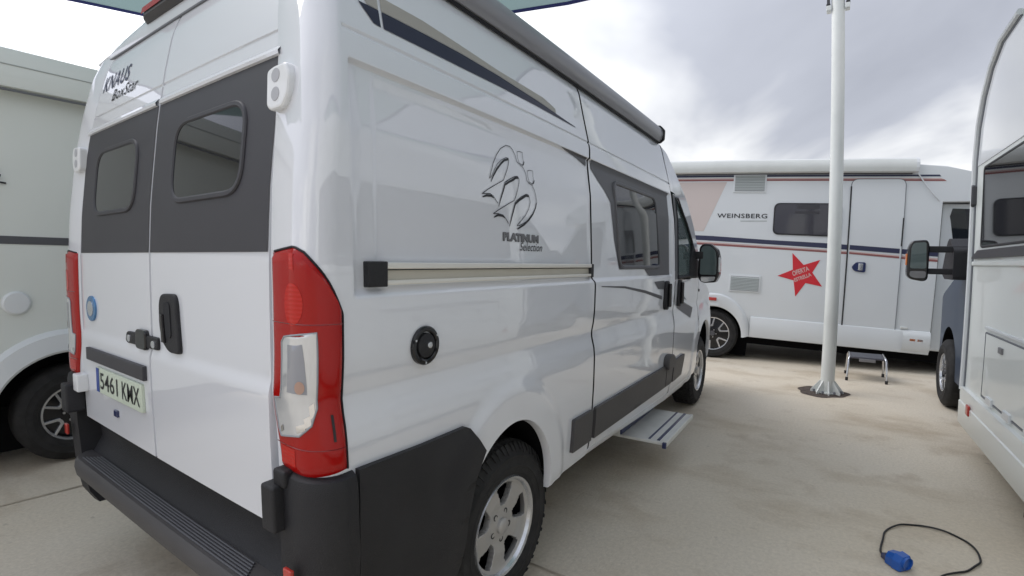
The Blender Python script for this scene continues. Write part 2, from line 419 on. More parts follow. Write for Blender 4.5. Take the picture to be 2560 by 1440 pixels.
def side_panel(mb, cols, zlo, ztop=lambda y: 2.445, pre=None):
    """cols: y values (or functions of z); rows at fixed heights, clipped to zlo(y)..ztop(y)"""
    P = []; low = []
    if pre:
        P.append([(corner_pt(0, z)[0]-.004, corner_pt(0, z)[1]+.07, z) for z in ZROWS]); low.append((.80, 9))
        for s in pre: P.append([corner_pt(s, z) for z in ZROWS]); low.append((.80, 9))
    for c in cols:
        col = []; yy = c if not callable(c) else c(1.2); lo = zlo(yy); hi = ztop(yy)
        for z in ZROWS:
            zc = min(max(z, lo), hi); y = c(zc) if callable(c) else c
            col.append((side_x(y, zc), y, zc))
        P.append(col); low.append((lo, hi))
    def skip(i, j):
        lo = max(low[i][0], low[i+1][0]); lo2 = min(low[i][0], low[i+1][0]); hi = min(low[i][1], low[i+1][1]); hi2 = max(low[i][1], low[i+1][1])
        return ZROWS[j+1] <= lo2+1e-6 or ZROWS[j] >= hi2-1e-6
    mb.grid(P, True, skip=skip)
    return mb
def seam_y(z): return pw(z, [.4, .55, .7, 1.05, 1.11, 1.2, 1.38, 1.41, 2.0, 2.05, 2.1, 2.46], [1.70, 1.725, 1.732, 1.735, 1.728, 1.738, 1.742, 1.732, 1.722, 1.722, 1.738, 1.745])
def seam_b(z): return pw(z, [.4, .7, 1.1, 1.3, 1.7, 2.06, 2.46], [3.27, 3.29, 3.32, 3.33, 3.32, 3.28, 3.26])
def ycols(a, b, st): n = max(1, int(round((b-a)/st))); return [a+(b-a)*k/n for k in range(n+1)]
# rear quarter panel with the rear pillar
def zlo_q(y):
    if y <= ARC[0]-ARC[2]: return .50
    if y < ARC[0]+ARC[2]-1e-4: return max(.455, arch_z(y, ARC))
    return pw(y, [1.285, 1.30, 1.345, 1.75], [.455, .452, .462, .468])
q = [lambda z: rear_y0(z)-PY+.072+.004, lambda z: max(rear_y0(z)-PY+.072+.010, .140), lambda z: max(rear_y0(z)-PY+.072+.014, .150), lambda z: max(rear_y0(z)-PY+.072+.018, .156), lambda z: max(rear_y0(z)-PY+.072+.022, .162), lambda z: max(rear_y0(z)-PY+.072+.026, .168), lambda z: max(rear_y0(z)-PY+.072+.030, .174), .21, .225, .24, .25, .256, .262, .27]+ycols(.30, .59, .03)+ycols(.605, .65, .0075)+ycols(.67, 1.22, .02)+ycols(1.23, 1.285, .005)+[1.29]+ycols(1.30, 1.68, .02)
q += [lambda z: seam_y(z)-.030, lambda z: seam_y(z)-.012, lambda z: seam_y(z)-.009]
mb = MB(); side_panel(mb, q, zlo_q, pre=[0, .02, .05, .08, .105, .12]+[.125+.072*math.pi/2*k/10 for k in range(1, 11)])
quarter = (list(mb.v), list(mb.f)); mb.build('rear_quarter_panel', 'paint', van); mb = MB()
# front fender and pillar
def ztop_cab(y): return pw(y, [3.26, 3.42, 3.60, 3.90, 4.35, 4.66, 5.30, 5.60, 5.72], [2.445, 2.40, 2.29, 2.06, 1.62, 1.34, 1.12, .98, .75])
def zlo_f(y):
    z = arch_z(y, FAR); lo = pw(y, [3.3, 3.6, 4.2, 4.3, 5.7], [.44, .42, .385, .40, .34])
    return max(lo, z) if z else lo
yf = ycols(4.365, 4.60, .02)+ycols(4.62, 5.18, .03)+ycols(5.19, 5.215, .006)+ycols(5.24, 5.72, .04)
side_panel(mb, yf, zlo_f, ztop_cab)
wing = (list(mb.v), list(mb.f)); mb.build('front_wing', 'paint', van); mb = MB()
# roof side strip above the cab door
P = []
for y in ycols(3.28, 4.35, .04):
    hi = ztop_cab(y); lo = min(hi-.02, pw(y, [3.28, 3.40, 3.66, 4.0, 4.35], [2.075, 2.07, 1.93, 1.72, 1.46])); P.append([(side_x(y, lo+(hi-lo)*k/8), y, lo+(hi-lo)*k/8) for k in range(9)])
mb.grid(P, True); strip = (list(mb.v), list(mb.f)); mb.build('roof_side_strip', 'paint', van)
# arch lips, returns and liners
for (A, y0, y1) in ((ARC, ARC[0]-ARC[2]+.0, ARC[0]+ARC[2]), (FAR, FAR[0]-FAR[2], FAR[0]+FAR[2])):
    lip = []; lin = []
    for k in range(37):
        a = math.pi*k/36; y = A[0]+A[2]*math.cos(a)*.999; z = max(.452, A[1]+A[3]*math.sin(a)); x = side_x(y, z)
        lip.append([(x, y, z), (x-.006, A[0]+(y-A[0])*.99, z-.004), (x-.035, A[0]+(y-A[0])*.985, z-.006)]); lin.append([(x-.03, A[0]+(y-A[0])*1.02, z+.005), (x-.40, A[0]+(y-A[0])*1.02, z+.005)])
    x = side_x(y1, .43)
    for z in (.452,): lip.insert(0, [(x-.004, y1, z), (x-.01, y1-.003, z), (x-.035, y1-.005, z)])
    MB().grid(lip, True).build('wheel_arch_lip', 'paint', van)
    m2 = MB().grid(lin, True); m2.box((-.42, y0-.02, .25), (-.40, y1+.02, 1.0)); m2.build('wheel_well', 'well', van)
# dark core behind the seams
mb = MB(); mb.box((-1.97, .17, .50), (-.42, 4.30, 2.36)); mb.box((-.42, 1.32, .50), (-.075, 3.40, 2.05)); mb.box((-.42, .17, .95), (-.085, 1.32, 2.05)); mb.box((-.42, .22, 2.05), (-.16, 3.40, 2.40))
mb.box((-.42, 3.40, .55), (-.16, 4.25, 1.33))
mb.build('inner_core', 'seam', van)
# sliding door
mb = MB(); sd_cols = [lambda z: seam_y(z)+.009, lambda z: seam_y(z)+.012, lambda z: seam_y(z)+.03]+ycols(1.80, 3.18, .03)+[3.2, 3.21, 3.22, 3.23, 3.24]+[lambda z: seam_b(z)-.02, lambda z: seam_b(z)-.008]
side_panel(mb, sd_cols, lambda y: pw(y, [1.7, 3.4], [.470, .440])+.03, lambda y: 2.445)
SDOOR = mb.build('sliding_door', 'paint', van)
# sill under the door
P = []
for y in ycols(1.70, 4.22, .05):
    z0 = pw(y, [1.7, 2.3, 3.4, 3.9, 4.3], [.462, .445, .405, .38, .39]); zt = (pw(y, [1.7, 3.4], [.470, .440])+.03 if y < 3.30 else pw(y, [3.3, 4.35], [.455, .43]))-.003; x = side_x(y, zt)
    P.append([(x-.05, y, zt+.002), (x-.003, y, zt), (x-.001, y, zt-.003), (side_x(y, z0+.014)-.001, y, z0+.014), (x-.015, y, z0), (x-.10, y, z0), (x-.16, y, z0+.05)])
MB().grid(P, True).build('sill', 'paint', van)
# cab door: lower skin and window frame strip
mb = MB(); cc = [lambda z: seam_b(z)+.008, lambda z: seam_b(z)+.016]+ycols(3.37, 4.335, .03)+[4.345, 4.352]
side_panel(mb, cc, lambda y: pw(y, [3.3, 4.35], [.455, .43]), lambda y: 1.365+.03*sstep(3.9, 4.3, y))
P = []
for y in ycols(3.335, 3.43, .02): P.append([(side_x(y, z), y, z) for z in np.linspace(1.36, 2.06, 14)])
mb.grid(P, True)
CDOOR = mb.build('cab_door', 'paint', van)
cab_poly = [(3.415, 1.385), (3.40, 2.03), (3.50, 2.04), (3.66, 1.93), (4.0, 1.72), (4.33, 1.46), (4.34, 1.40)]
m1 = MB(); scan(m1, cab_poly, lambda a, b: on_side(a, b, -.010), .03, 6); m1.build('window_pane', 'glass_cab', CDOOR)
m1 = MB(); m1.tube([on_side(a, b, -.002) for a, b in dens(cab_poly+[cab_poly[0]], .05, False)], .013, 6); m1.build('window_seal', 'seam', CDOOR)
m1 = MB(); ribbon(m1, [(4.02, 1.40), (4.02, 1.70)], .03, lambda a, b: on_side(a, b, .002)); m1.build('quarter_light_bar', 'seam', CDOOR)
m1 = MB(); scan(m1, [(3.32, 1.375), (3.40, 1.375), (3.40, 2.05), (3.315, 2.05)], lambda a, b: on_side(a, b, .002), .05, 2); m1.build('pillar_film', 'decal_grey', CDOOR)
# roof, windscreen and nose: loft across the width
def across(ycurve, zcurve, xedge, crown, n=26, sh=3.0):
    row = []
    for k in range(n+1):
        wv = -1+2*k/n; wx = math.copysign(abs(wv)**.9, wv); x = -VW/2+wx*(xedge+VW/2)
        row.append((x, ycurve+.10*(1-wv*wv)*0, zcurve+crown*(1-abs(wv)**sh)))
    return row
P = [across(.20, 2.438, -.125, .0), across(.150, 2.440, -.122, .0), across(.146, 2.448, -.121, .022), across(.155, 2.447, -.12, .060), across(.18, 2.447, -.12, .100), across(.23, 2.447, -.12, .135), across(.33, 2.446, -.12, .165)]+[across(y, 2.445, -.122, .17) for y in (.6, 1.5, 2.5, 3.0, 3.26)]
P += [across(y, ztop_cab(y), side_x(y, ztop_cab(y)), .16-.10*sstep(3.3, 3.9, y)) for y in (3.42, 3.60, 3.75)]
MB().grid(P, True).build('roof', 'paint', van, auto='recalc')
P = [across(y, ztop_cab(y), side_x(y, ztop_cab(y)), .05) for y in (3.75, 3.9, 4.1, 4.35, 4.6)]
MB().grid(P, True).build('windscreen', 'glass_cab', van, auto='recalc')
P = [across(y, ztop_cab(y), side_x(y, ztop_cab(y)), .05) for y in (4.6, 4.66, 5.0, 5.3, 5.5, 5.6)]+[across(5.72, z, side_x(5.7, .8), 0) for z in (.75, .34)]
MB().grid(P, True).build('bonnet', 'paint', van, auto='recalc')
# left flank (mirror of the right shell with closed doors)
for nm, sh_ in (('rear_quarter_panel', quarter), ('front_wing', wing), ('roof_side_strip', strip)):
    MB().add([(-VW-x, y, z) for x, y, z in sh_[0]], [f[::-1] for f in sh_[1]], True).build(nm, 'paint', van)
mv = MB(); lm = MB(); side_panel(lm, ycols(1.73, 4.36, .06), lambda y: .46, lambda y: min(2.445, ztop_cab(y)))
mv.add([(-VW-x, y, z) for x, y, z in lm.v], [f[::-1] for f in lm.f], True)
mv.build('left_side_panel', 'paint', van)
MB().box((-1.9, .25, .36), (-.15, 5.4, .48)).build('underbody', 'well', van)

# ---- rear doors
def rear_door(x0, x1):
    P = []; zr = sorted(set([round(v, 4) for v in list(np.arange(.74, 2.43, .03))+list(np.arange(1.10, 1.19, .01))+[2.143, 2.147, 2.152, 2.156]+[2.43]]))
    for x in ycols(x0, x1, .04):
        P.append([(x, rear_y(x, z)+(.005 if 2.146 <= z <= 2.153 else 0), z) for z in zr])
    # rounded returns on the four edges
    def edge(col, dx): return [(p[0]+dx, p[1]+.03, p[2]) for p in col]
    P = [edge(P[0], -.004 if x0 < x1 else .004)]+P+[edge(P[-1], .004 if x0 < x1 else -.004)]
    P = [[(r[0][0], r[0][1]+.03, r[0][2]-.004)]+r+[(r[-1][0], r[-1][1]+.03, r[-1][2]+.004)] for r in P]
    return MB().grid(P, True).build('rear_door', 'paint', van, auto='recalc')
DR = rear_door(-1.017, -.213); DL = rear_door(-1.837, -1.033)
mb = MB(); scan(mb, [(-1.019, 1.519), (-1.019, 2.070), (-.216, 2.072), (-.216, 1.519)], lambda a, b: on_rear(a, b, .002), .04, 10); mb.build('dark_panel', 'decal_dark', DR)
mb = MB(); scan(mb, [(-1.835, 1.519), (-1.835, 2.070), (-1.034, 2.070), (-1.034, 1.519)], lambda a, b: on_rear(a, b, .002), .04, 10); mb.build('dark_panel', 'decal_dark', DL)
# pressed ledge over the dark panels
for D, x0, x1 in ((DR, -1.017, -.213), (DL, -1.837, -1.033)):
    P = [[(x, rear_y(x, z)-o, z) for z, o in ((2.069, .001), (2.072, .010), (2.082, .013), (2.10, .001))] for x in ycols(x0+.008, x1-.008, .1)]
    MB().grid(P, True).build('pressed_ledge', 'paint', D, auto='recalc')
window('window', [(-.86, 1.685), (-.86, 1.980), (-.362, 1.980), (-.362, 1.685)], on_rear, DR, frame_m='decal_dark', fw_=.020, h=.009, rad=.10)
window('window', [(-1.675, 1.680), (-1.675, 1.978), (-1.180, 1.978), (-1.180, 1.680)], on_rear, DL, frame_m='decal_dark', fw_=.020, h=.009, rad=.10)
# handle on the right door, latch across the gap, emblem, plate light bar
def rear_prism(poly, o0, o1, name, m, parent, bev=.006, rad=None):
    if rad: poly = round_poly(poly, rad, 5)
    c = (sum(p[0] for p in poly)/len(poly), sum(p[1] for p in poly)/len(poly)); yb = rear_y(*c)
    return MB().prism(poly, yb-o0, yb-o1, lambda a, b, d: (a, d, b), bev).build(name, m, parent)
hd = [(-.925, 1.34), (-.905, 1.372), (-.80, 1.375), (-.782, 1.35), (-.763, 1.168), (-.85, 1.166), (-.905, 1.20), (-.925, 1.26)]
rear_prism(hd, -.01, .014, 'handle_plate', 'plastic', DR, .008, .02)
rear_prism([(-.875, 1.345), (-.825, 1.345), (-.815, 1.22), (-.86, 1.22)], .014, .017, 'handle_cup', 'seam', DR, 0, .02)
rear_prism([(-.895, 1.30), (-.875, 1.30), (-.865, 1.20), (-.885, 1.20)], .014, .024, 'handle_grip', 'black_gloss', DR, .006)
rear_prism([(-1.27, 1.17), (-1.255, 1.205), (-.952, 1.207), (-.952, 1.160), (-1.255, 1.158)], -.01, .011, 'security_latch', 'plastic', DL, .006, .012)
rear_prism([(-1.15, 1.225), (-1.05, 1.225), (-1.05, 1.148), (-1.15, 1.148)], .0, .017, 'latch_body', 'black_gloss', DL, .008, .02)
for cx in (-1.225, -.985):
    rear_prism([(cx+.017*math.cos(a), 1.180+.014*math.sin(a)) for a in np.linspace(0, 2*math.pi, 16, endpoint=False)], .011, .015, 'latch_key', 'alloy_bright', DL, 0)
rear_prism([(-1.703+.062*math.cos(a), 1.266+.058*math.sin(a)) for a in np.linspace(0, 2*math.pi, 28, endpoint=False)], 0, .008, 'emblem', 'emblem_blue', DL, .003)
rear_prism([(-1.703+.038*math.cos(a), 1.266+.035*math.sin(a)) for a in np.linspace(0, 2*math.pi, 24, endpoint=False)], .008, .010, 'emblem_ring', 'alloy_bright', DL, 0)
rear_prism([(-1.730, 1.032), (-1.730, 1.088), (-1.062, 1.088), (-1.062, 1.032)], -.005, .016, 'plate_light_bar', 'decal_dark', DL, .005)
rear_prism([(-1.432, .822), (-1.432, .850), (-1.394, .850), (-1.394, .822)], -.005, .010, 'camera_button', 'handle_blue', DL, .003)
plate = rear_prism([(-1.615, .900), (-1.615, 1.013), (-1.095, 1.013), (-1.095, .900)], 0, .012, 'number_plate', 'plate_white', van, .003, .008)
yp = rear_y(-1.3, .95)-.0135
MB().add([(-1.612, yp, .903), (-1.575, yp, .903), (-1.575, yp, 1.010), (-1.612, yp, 1.010)], [(0, 1, 2, 3)]).build('country_strip', 'plate_blue', plate)
for t_, a_, b_ in (('5461', -1.562, .212), ('KMX', -1.300, .186)):
    mb = MB(); text(mb, t_, lambda u, v: (a_+b_*u, yp, .921+.074*v), bold=.008); mb.build('plate_text', 'ink', plate)
# lettering on the left door
mb = MB(); text(mb, 'KNAUS', lambda u, v: on_rear(-1.735+.325*u, 2.258+.072*v, .002), shear=.28, bold=.012, spacing=1.12); mb.build('lettering', 'stripe_blue', DL)
mb = MB(); text(mb, 'BoxStar', lambda u, v: on_rear(-1.585+.295*u, 2.192+.052*v, .002), shear=.28, spacing=1.1, bold=.004); mb.build('lettering', 'ink', DL)
# gap line under the roof, hinges, high brake lamp
mb = MB(); mb.tube([(x, .150, 2.4345) for x in (-1.90, -1.4, -1.0, -.6, -.15)], .005, 6); mb.build('door_top_seal', 'panel_line', van)
def hinge(xo, sgn, z0, z1, m='paint_plain'):
    """leaf on the door, knuckle wrapped on the pillar, two flat discs tinted like shaded screw recesses"""
    zc = (z0+z1)/2; yb = rear_y0(zc)
    pol = round_poly([(xo, z0), (xo, z1-.004), (xo+sgn*.026, z1+.004), (xo+sgn*.088, z1+.006), (xo+sgn*.105, z1-.03), (xo+sgn*.100, z0+.02), (xo+sgn*.075, z0-.012), (xo+sgn*.02, z0-.014)], .012, 4)
    h = MB().prism(pol, yb-.0, yb-.034, lambda a, b, d: (a, d, b), .009).build('hinge', m, van)
    for zz_ in (z0+.028, z1-.024):
        cxx = xo+sgn*.045; rows = [[(cxx+r*math.cos(a), yb-d, zz_+r*math.sin(a)) for a in np.linspace(0, 2*math.pi, 20, endpoint=False)] for r, d in ((.019, .0346), (.0185, .0352), (.0, .0352))]
        MB().grid(rows, True, closed_v=True).build('screw_recess_shade', 'hinge_cup_shade' if m != 'decal_grey' else 'ink', h)
    return h
hinge(-.220, 1, 1.912, 2.014); hinge(-1.830, -1, 1.912, 2.014)
mb = MB(); P = []
for x in np.linspace(-1.37, -.68, 24):
    e_ = min(1, (x+1.375)/.06, (-.675-x)/.06); e_ = max(.05, e_)**.5
    P.append([(x, .19+.02*(1-e_), 2.482), (x, .142+.04*(1-e_), 2.484), (x, .122+.05*(1-e_), 2.502), (x, .128+.05*(1-e_), 2.545), (x, .17+.03*(1-e_), 2.572), (x, .26, 2.585)])
BL = mb.grid(P, True).build('brake_lamp', 'plastic_grey', van, auto='recalc')
mb = MB(); P = []
for x in np.linspace(-1.33, -.72, 16): P.append([(x, .1195, 2.515), (x, .1245, 2.545), (x, .160, 2.570)])
mb.grid(P, True); mb.build('red_lens', 'red_lens', BL)

# ---- tail lamps
def tail_lamp(mir):
    fx = (lambda p: (-VW-p[0], p[1], p[2])) if mir else (lambda p: p)
    s1 = .252
    def ztop(s): return pw(s, [.0, .06, .13, .16, .19, .212, .235, s1], [1.515, 1.522, 1.530, 1.515, 1.480, 1.448, 1.402, 1.362])
    def zbot(s): return pw(s, [0, .03, .13, s1], [.945, .932, .932, .945])
    def s0(z): return .010+.02*(1-sstep(.93, 1.05, z))
    ss = list(np.linspace(0, 1, 26)); P = []; nz = 34
    for u in ss:
        s_ = .018+u*(s1-.018); a, b = zbot(s_), ztop(s_); e_ = min(1, u/.06, (1-u)/.05)
        col = []
        for k in range(nz+1):
            v = k/nz; z = a+(b-a)*v; ed = min(e_, min(1, v/.02, (1-v)/.02)); off = .001+.010*math.sqrt(max(0, ed))
            st = s_+ (.02*(1-u)*(1-sstep(.93, 1.08, z)))
            col.append(fx(corner_pt(st, z, off)))
        P.append(col)
    lamp = MB().grid(P, True).build('tail_lamp', 'red_lens', van, auto='recalc')
    def cp(s_, z, off): return fx(corner_pt(s_, z, off))
    # clear reversing / indicator window
    cl = [(.082, 1.285), (.095, 1.300), (.15, 1.310), (.186, 1.315), (.188, 1.12), (.172, 1.075), (.14, 1.045), (.060, 1.030), (.050, 1.05), (.046, 1.13), (.078, 1.135), (.081, 1.16)]
    mb = MB(); scan(mb, cl, lambda a, b: cp(a, b, .0125), .02, 14); mb.build('clear_lens', 'clear_lens', lamp)
    mb = MB(); mb.tube([cp(a, b, .0122) for a, b in dens(cl+[cl[0]], .02, False)], .0028, 6); mb.build('lens_rim', 'lens_grey', lamp)
    mb = MB(); scan(mb, [(.110, 1.155), (.110, 1.280), (.155, 1.285), (.168, 1.155)], lambda a, b: cp(a, b, .0132), .02, 8); mb.build('reflector_bowl', 'lens_grey', lamp)
    mb = MB(); scan(mb, [(.150+.012*math.cos(a), 1.172+.017*math.sin(a)) for a in np.linspace(0, 2*math.pi, 16, endpoint=False)], lambda a, b: cp(a, b, .0140), .008, 4); mb.build('bulb', 'bulb_orange', lamp)
    for (a0, a1, b0, b1) in ((.135, .158, 1.052, 1.070), (.158, .173, 1.068, 1.092), (.172, .183, 1.092, 1.125), (.062, .078, 1.040, 1.055)):
        mb = MB(); scan(mb, [(a0, b0), (a0, b1), (a1, b1+.010), (a1, b0+.010)], lambda a, b: cp(a, b, .0136), .02, 3); mb.build('facet', 'chrome', lamp)
    for pol_ in ([(.128+.030*math.cos(a), 1.385+.055*math.sin(a)) for a in np.linspace(0, 2*math.pi, 20, endpoint=False)], [(.050, .955), (.050, 1.005), (.120, 1.005), (.120, .955)], [(.122, 1.475), (.122, 1.515), (.136, 1.515), (.136, 1.47)]):
        mb = MB(); scan(mb, pol_, lambda a, b: cp(a, b, .0118), .008, 4); mb.build('inner_bowl', 'red_bright', lamp)
    for z_ in (1.335, 1.010): mb = MB(); mb.tube([cp(s_, z_, .0112) for s_ in np.linspace(.03, .245, 16)], .0012, 5); mb.build('lens_division', 'red_deep', lamp)
    mb = MB(); scan(mb, [(.214, 1.03), (.214, 1.10), (.220, 1.10), (.220, 1.03)], lambda a, b: cp(a, b, .0124), .03, 2); mb.build('mark', 'ink', lamp)
    mb = MB(); mb.tube([cp(s_, ztop(s_)+.002, .002) for s_ in np.linspace(.030, s1, 20)]+[cp(s1+.002, z, .002) for z in np.linspace(1.355, .945, 12)], .0032, 6); mb.build('lamp_seal', 'seam', lamp)
    return lamp
tail_lamp(False); tail_lamp(True)
# third small lamp glow element
# ---- bumper
XL, XR = -1.895, -.155
prof = [(.10, .40), (-.004, .452), (-.022, .478), (-.026, .505), (-.022, .538), (-.010, .552), (.004, .553), (.070, .553)]
P = []
for x in ycols(XL, XR, .05):
    e_ = min(1, (x-XL)/.10, (XR-x)/.10); k = .06*(1-math.sqrt(max(0, 1-(1-e_)**2)))
    P.append([(x, y+k*(1 if y < .06 else 0), z) for y, z in prof])
bump = MB().grid(P, True).build('rear_bumper', 'plastic_grey', van, auto='recalc')
for mir in (0, 1):
    mb = MB()
    fx = (lambda p: (-VW-p[0], p[1], p[2])) if mir else (lambda p: p)
    P = []
    for s_ in [.045, .06, .08, .105, .125]+[.125+.113*k/10 for k in range(1, 11)]+[S_END+.01, S_END+.03]:
        col = []
        for z, o in ((.30, -.02), (.36, .012), (.45, .022), (.70, .026), (.90, .024), (.925, .018), (.935, .004), (.935, -.03)): col.append(fx(corner_pt(s_, z, o)))
        P.append(col)
    P.insert(0, [(fx(corner_pt(.045, z, -.12))) for z in (.30, .36, .45, .70, .90, .925, .935, .935)])
    mb.grid(P, True); mb.build('bumper_corner', 'plastic', bump, auto='recalc')
for k in range(6):
    y = .004+.0112*k
    m1 = MB(); pts = [(XL+.10+.012*k, y+.004, .5555), (XR-.16-.010*k, y, .5555)]
    m1.tube(pts, .0042, 6); m1.build('tread_rib', 'tread', bump)
P = [[(x, .070, .552), (x, .078, .56), (x, .112, .62), (x, .108, .70), (x, .095, .738), (x, .16, .75)] for x in ycols(XL+.02, XR-.02, .1)]
MB().grid(P, True).build('bumper_riser', 'plastic', bump, auto='recalc')
MB().box((-.178, -.016, .768), (-.118, .05, .900), .010).build('door_stop_block', 'plastic', bump)
MB().box((-.148, .004, .895), (-.095, .06, .943), .010).build('door_stop_top', 'plastic', bump)
MB().box((-1.928, -.034, .765), (-1.845, .05, .902), .012).build('door_stop_block', 'plastic', bump)
MB().box((-1.840, -.005, .872), (-1.775, .045, .955), .008).build('white_block', 'paint_plain', bump)
for x in (-.075, -1.975): MB().box((x-.018, -.012, .635), (x+.018, .0, .685), .004).build('reflector', 'red_small', bump)
# side cladding behind the rear wheel
cl = [(.150, .33), (.150, .936), (.40, .930), (.615, .930), (.640, .918), (.722, .815), (.665, .72), (.632, .60), (.618, .45), (.60, .33)]
P = []
def clad_strip(poly, off, name, m, bev=.008):
    b = MB(); scan(b, poly, lambda a, z: on_side(a, z, off), .03, 10)
    d = dens(poly, .03); P_ = [[on_side(a, z, -.01), on_side(a, z, off*.6), (on_side(a, z, off))] for a, z in d]
    b.grid(P_, True, closed_u=True)
    return b.build(name, m, van, auto=50)
clad_strip(cl, .018, 'side_cladding', 'plastic')
for (a0, a1) in ((1.487, 1.706), (1.748, 3.085), (3.10, 3.268), (3.298, 3.70)):
    z1 = .722; z0 = .553
    pol = [(a0, z0), (a0, z1-.006), (a0+.008, z1), (a1-.004, z1), (a1, z1-.006), (a1-(.07 if a1 > 3.6 else 0), z0)]
    clad_strip(pol, .019, 'rubbing_strip', 'plastic_grey')
b = MB().prism(round_poly([(3.06, .69), (3.05, .775), (3.10, .805), (3.20, .80), (3.25, .77), (3.26, .69)], .03, 4), .0, .045, lambda a, z, d: on_side(3.15, .75, d)[:1]+(a, z), .012).build('fuel_flap', 'plastic_grey', van)
# ---- awning on the roof edge
P = []
pr = [(-.235, 2.455), (-.125, 2.447), (-.098, 2.450), (-.082, 2.470), (-.072, 2.505), (-.078, 2.540), (-.10, 2.566), (-.15, 2.575), (-.235, 2.575)]
for y in (.30, 1.0, 2.0, 3.0, 3.185): P.append([(x, y, z) for x, z in pr])
AW = MB().grid(P, True).build('awning', 'awning_grey', van, auto='recalc')
MB().prism([(x, z) for x, z in round_poly([(-.245, 2.452), (-.10, 2.440), (-.066, 2.465), (-.062, 2.54), (-.095, 2.578), (-.245, 2.582)], .01, 3)], 3.185, 3.215, lambda a, b_, d: (a, d, b_), .006).build('end_cap', 'plastic', AW)
mb = MB(); mb.tube([(-.11, .30, 2.4435), (-.11, 3.19, 2.4435)], .0075, 6); mb.build('front_bar', 'seam', AW)
mb = MB(); mb.tube([(-.128, .32, 2.428), (-.128, 3.10, 2.428)], .0028, 6); mb.build('roof_joint', 'panel_line', van)
# ---- sliding door rail
mb = MB()
def rail_piece(z0, z1, o0, o1, y0, y1, name, m, parent, bev=.003):
    x = side_x(1.0, 1.46)
    return MB().box((x+o0, y0, z0), (x+o1, y1, z1), bev).build(name, m, parent)
rail = rail_piece(1.438, 1.482, -.004, .008, .262, 1.700, 'door_rail', 'rail_dark', van)
rail_piece(1.474, 1.493, .004, .024, .278, 1.690, 'upper_lip', 'aluminium', rail, .005)
rail_piece(1.428, 1.442, .004, .022, .278, 1.690, 'lower_lip', 'aluminium', rail, .004)
rail_piece(1.4705, 1.4745, .0, .010, .278, 1.690, 'shadow_gap', 'seam', rail, 0)
rail_piece(1.424, 1.496, -.004, .026, .208, .280, 'end_block', 'plastic', rail, .004)
rail_piece(1.424, 1.493, -.004, .022, 1.686, 1.722, 'end_block', 'plastic', rail, .004)
# ---- round water filler cap
yc, zc = .434, 1.236; x = side_x(yc, zc)
mb = MB(); mb.lathe([(.061, -.004), (.061, .008), (.057, .012), (.048, .013), (.044, .010), (.042, -.0), (0, .0)], (x, yc, zc), 'x', 40)
CAPO = mb.build('filler_cap', 'black_gloss', van, auto='recalc')
mb = MB(); mb.lathe([(.040, 0), (.038, .010), (.020, .016), (0, .017)], (x, yc+.002, zc), 'x', 32); mb.build('cap_dome', 'plastic', CAPO, auto='recalc')
mb = MB(); mb.lathe([(.010, .010), (.010, .021), (.007, .022), (0, .021)], (x, yc+.006, zc+.002), 'x', 20); mb.build('lock_barrel', 'alloy_bright', CAPO, auto='recalc')
for a in (.55, 2.75, 4.6):
    mb = MB(); mb.lathe([(.0035, .010), (.0035, .0145), (0, .0145)], (x, yc+.053*math.cos(a), zc+.053*math.sin(a)), 'x', 10); mb.build('screw', 'alloy_bright', CAPO)
# ---- sliding door window, films, handles
S_win = [(2.125, 1.462), (2.045, 1.985), (2.87, 1.985), (2.96, 1.462)]
def dec(poly, m, parent, name='film', off=.0022, step=.02, ny=8):
    b_ = MB(); scan(b_, poly, lambda a, z: on_side(a, z, off), step, ny); return b_.build(name, m, parent)
dec([(1.735+.02, 2.045), (1.755, 1.998), (1.838, 1.949), (1.926, 1.901), (2.001, 1.842), (2.052, 1.633), (2.13, 1.461), (2.598, 1.461), (2.689, 1.415), (3.20, 1.415), (3.20, 2.045)], 'decal_grey', SDOOR)
dec([(1.40, 2.045), (1.70, 2.045), (1.70, 2.002), (1.55, 2.030)], 'decal_grey', van, step=.006)
window('window', S_win, on_side, SDOOR, frame_m='decal_grey', pane_m='glass_wavy', fw_=.024, h=.012, rad=.075)
dec([(1.821, 1.3735), (2.184, 1.361), (2.574, 1.32), (2.963, 1.263), (2.966, 1.235), (2.575, 1.300), (2.184, 1.348), (1.821, 1.3690)], 'decal_grey', SDOOR, step=.004)
dec([(2.768, 1.372), (3.013, 1.375), (3.129, 1.304), (2.863, 1.317)], 'decal_grey', SDOOR)
dec([(3.55, 1.27), (3.83, 1.18), (3.57, 1.22)], 'decal_navy', CDOOR, step=.01)
dec([(3.58, 1.198), (4.12, 1.095), (3.96, 1.010), (3.44, 1.142)], 'decal_grey', CDOOR, step=.01)
def handle(y, parent):
    pol = round_poly([(y-.055, 1.33), (y-.03, 1.37), (y+.035, 1.372), (y+.06, 1.33), (y+.058, 1.20), (y+.02, 1.15), (y-.035, 1.155), (y-.058, 1.20)], .02, 4)
    x = side_x(y, 1.27)
    h_ = MB().prism(pol, x-.005, x+.020, lambda a, b_, d: (d, a, b_), .008).build('door_handle', 'plastic', parent)
    MB().box((x+.018, y-.012, 1.175), (x+.045, y+.018, 1.352), .009).build('grip', 'black_gloss', parent)
handle(3.07, SDOOR); handle(3.46, CDOOR)
